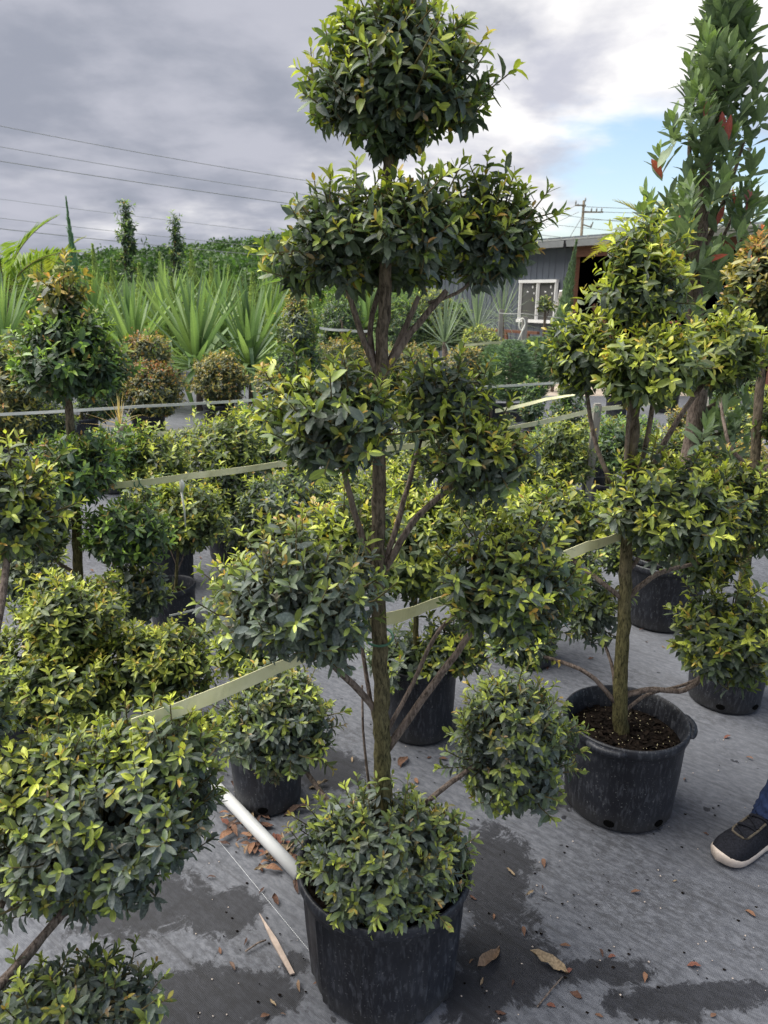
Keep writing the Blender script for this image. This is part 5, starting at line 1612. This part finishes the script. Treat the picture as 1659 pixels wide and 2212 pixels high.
for px, py in ((1020, 1945), (1180, 1870), (1095, 1890), (1150, 1930), (1172, 1915), (1075, 1985), (1130, 2010), (1230, 2100), (1105, 2120), (1240, 2150), (1295, 2060), (1322, 2070), (1375, 1935), (1420, 1985), (1460, 1905),
               (1520, 1800), (1610, 1980), (1585, 2060), (1640, 2140), (1390, 2110), (1350, 2160), (1190, 2180), (1080, 2190), (1300, 1700), (1395, 1760), (1480, 1690), (1560, 1740), (1620, 1640), (1570, 1600), (1475, 1590), (1500, 2090), (1265, 1990),
               (1330, 2030), (1620, 2100), (1450, 2180), (1540, 2190), (1290, 2195), (1220, 2040), (1020, 2080), (1040, 2130), (560, 1925), (450, 1895), (590, 2170), (640, 2130), (500, 2090), (540, 2040), (575, 2195), (620, 2200), (470, 2060), (690, 2120),
               (900, 1690), (960, 1640), (1010, 1590), (930, 1640), (870, 1660), (985, 1605), (1050, 1700), (760, 1640), (1400, 1385), (1380, 1360), (1345, 1370), (1440, 1400), (1420, 1345), (1230, 1390), (1270, 1420), (1180, 1440),
               (240, 1265), (420, 1235), (450, 1250), (470, 1320), (440, 1290), (430, 1200), (465, 1190)):
    if px > 1240 and py > 1680 and (px + py) % 3 == 0: continue
    drop(px + rng.normal(0, 4), py + rng.normal(0, 4), rng.uniform(.018, .040), 'small curled brown leaf lying alone on the grey weed mat', 'single leaves on the weed mat')
for _ in range(90):
    t = rng.random()
    px = 505 + 150 * t + rng.normal(0, 34); py = 1752 + 160 * t + rng.normal(0, 26)
    drop(px, py, rng.uniform(.028, .062), 'red-brown dead leaf in the drift along the white pipe', 'leaf drift along the pipe', h=float(rng.uniform(0, .012)))
for _ in range(46):
    px = 215 + rng.normal(0, 45); py = 1262 + rng.normal(0, 22)
    drop(px, py, rng.uniform(.03, .06), 'rust-red dead leaf in the patch under the cone-headed topiary', 'leaf patch under the cone-headed topiary', h=float(rng.uniform(0, .01)))
for px, py, s, lab, k in ((1056, 2075, .12, 'large crumpled brown leaf on the wet patch beside the ribbed pot', 1), (1185, 2085, .115, 'long tan leaf attached to a twig on the weed mat', 3), (870, 1648, .085, 'scrunched rust-brown leaf behind the mossy trunk', 0),
                          (610, 1845, .12, 'wide dry tan leaf in the drift against the pipe', 3), (640, 1760, .12, 'broad grey-brown leaf at the foot of the pot behind the pipe', 7), (690, 1700, .08, 'crumpled pale leaf behind the low dome of leaves', 3)):
    drop(px, py, s, lab, 'large dry leaves', k)
# twigs
for a, b, r, lab in (((1160, 2180), (1215, 2115), .0022, 'thin dead twig beside the long tan leaf'), ((530, 2060), (575, 2035), .0025, 'short dead twig left of the pale splinter'), ((1010, 1590), (1060, 1640), .0016, 'fine dry stalk on the mat behind the tallest tree')):
    pa, pb_ = ground(*a), ground(*b)
    tag(link('twig', MB().tube([pa + Vector((0, 0, .008)), pa.lerp(pb_, .5) + Vector((.006, .004, .014)), pb_ + Vector((0, 0, .008))], r, 6).mesh('twig', M['bark2'], True)), lab, 'twig')
pa, pb_ = ground(560, 1975), ground(632, 2105)
sp = MB()
m_ = pa.lerp(pb_, .5)
sp.add([pa + Vector((0, 0, .006)), m_ + Vector((.006, .003, .012)), pb_ + Vector((.006, 0, .006)), pb_ + Vector((-.006, -.004, .006)), m_ + Vector((-.008, -.004, .010)),
        pa + Vector((0, 0, .001)), m_ + Vector((.006, .003, .002)), pb_ + Vector((.006, 0, .001)), pb_ + Vector((-.006, -.004, .001)), m_ + Vector((-.008, -.004, .002))],
       [(0, 1, 4), (1, 2, 3, 4), (5, 9, 6), (6, 9, 8, 7), (0, 5, 6, 1), (1, 6, 7, 2), (2, 7, 8, 3), (3, 8, 9, 4), (4, 9, 5, 0)])
tag(link('wood_splinter', sp.mesh('wood_splinter', mat_simple('splinter', (.42, .34, .29), .85, .2, .2, 30))), 'long pale dry palm splinter left of the ribbed pot', 'splinter')
# grit and crumbs on the cloth
mb = MB()
for _ in range(120):
    g = ground(rng.uniform(420, 1655), rng.uniform(1560, 2205))
    s = rng.uniform(.0012, .0035)
    p = g + Vector((0, 0, .003))
    mb.add([p + Vector(q) * s for q in ((1, 0, 0), (-1, .2, 0), (0, 1, 0), (.1, -1, 0), (0, 0, 1), (0, 0, -1))], [(0, 2, 4), (2, 1, 4), (1, 3, 4), (3, 0, 4), (2, 0, 5), (1, 2, 5), (3, 1, 5), (0, 3, 5)])
tag(link('grit', mb.mesh('grit', M['sole'])), 'scattered pale grit and soil crumbs on the weed mat', 'grit', kind='stuff')
mb = MB()
for _ in range(170):
    g = ground(rng.uniform(420, 1655), rng.uniform(1560, 2205))
    s = rng.uniform(.0015, .005)
    p = g + Vector((0, 0, .003))
    mb.add([p + Vector(q) * s for q in ((1.6, 0, 0), (-1, .2, 0), (0, 1, 0), (.1, -1, 0), (0, 0, .7), (0, 0, -.6))], [(0, 2, 4), (2, 1, 4), (1, 3, 4), (3, 0, 4), (2, 0, 5), (1, 2, 5), (3, 1, 5), (0, 3, 5)])
tag(link('soil_crumbs', mb.mesh('soil_crumbs', M['soil'])), 'scattered dark soil crumbs on the weed mat', 'soil crumbs', kind='stuff')
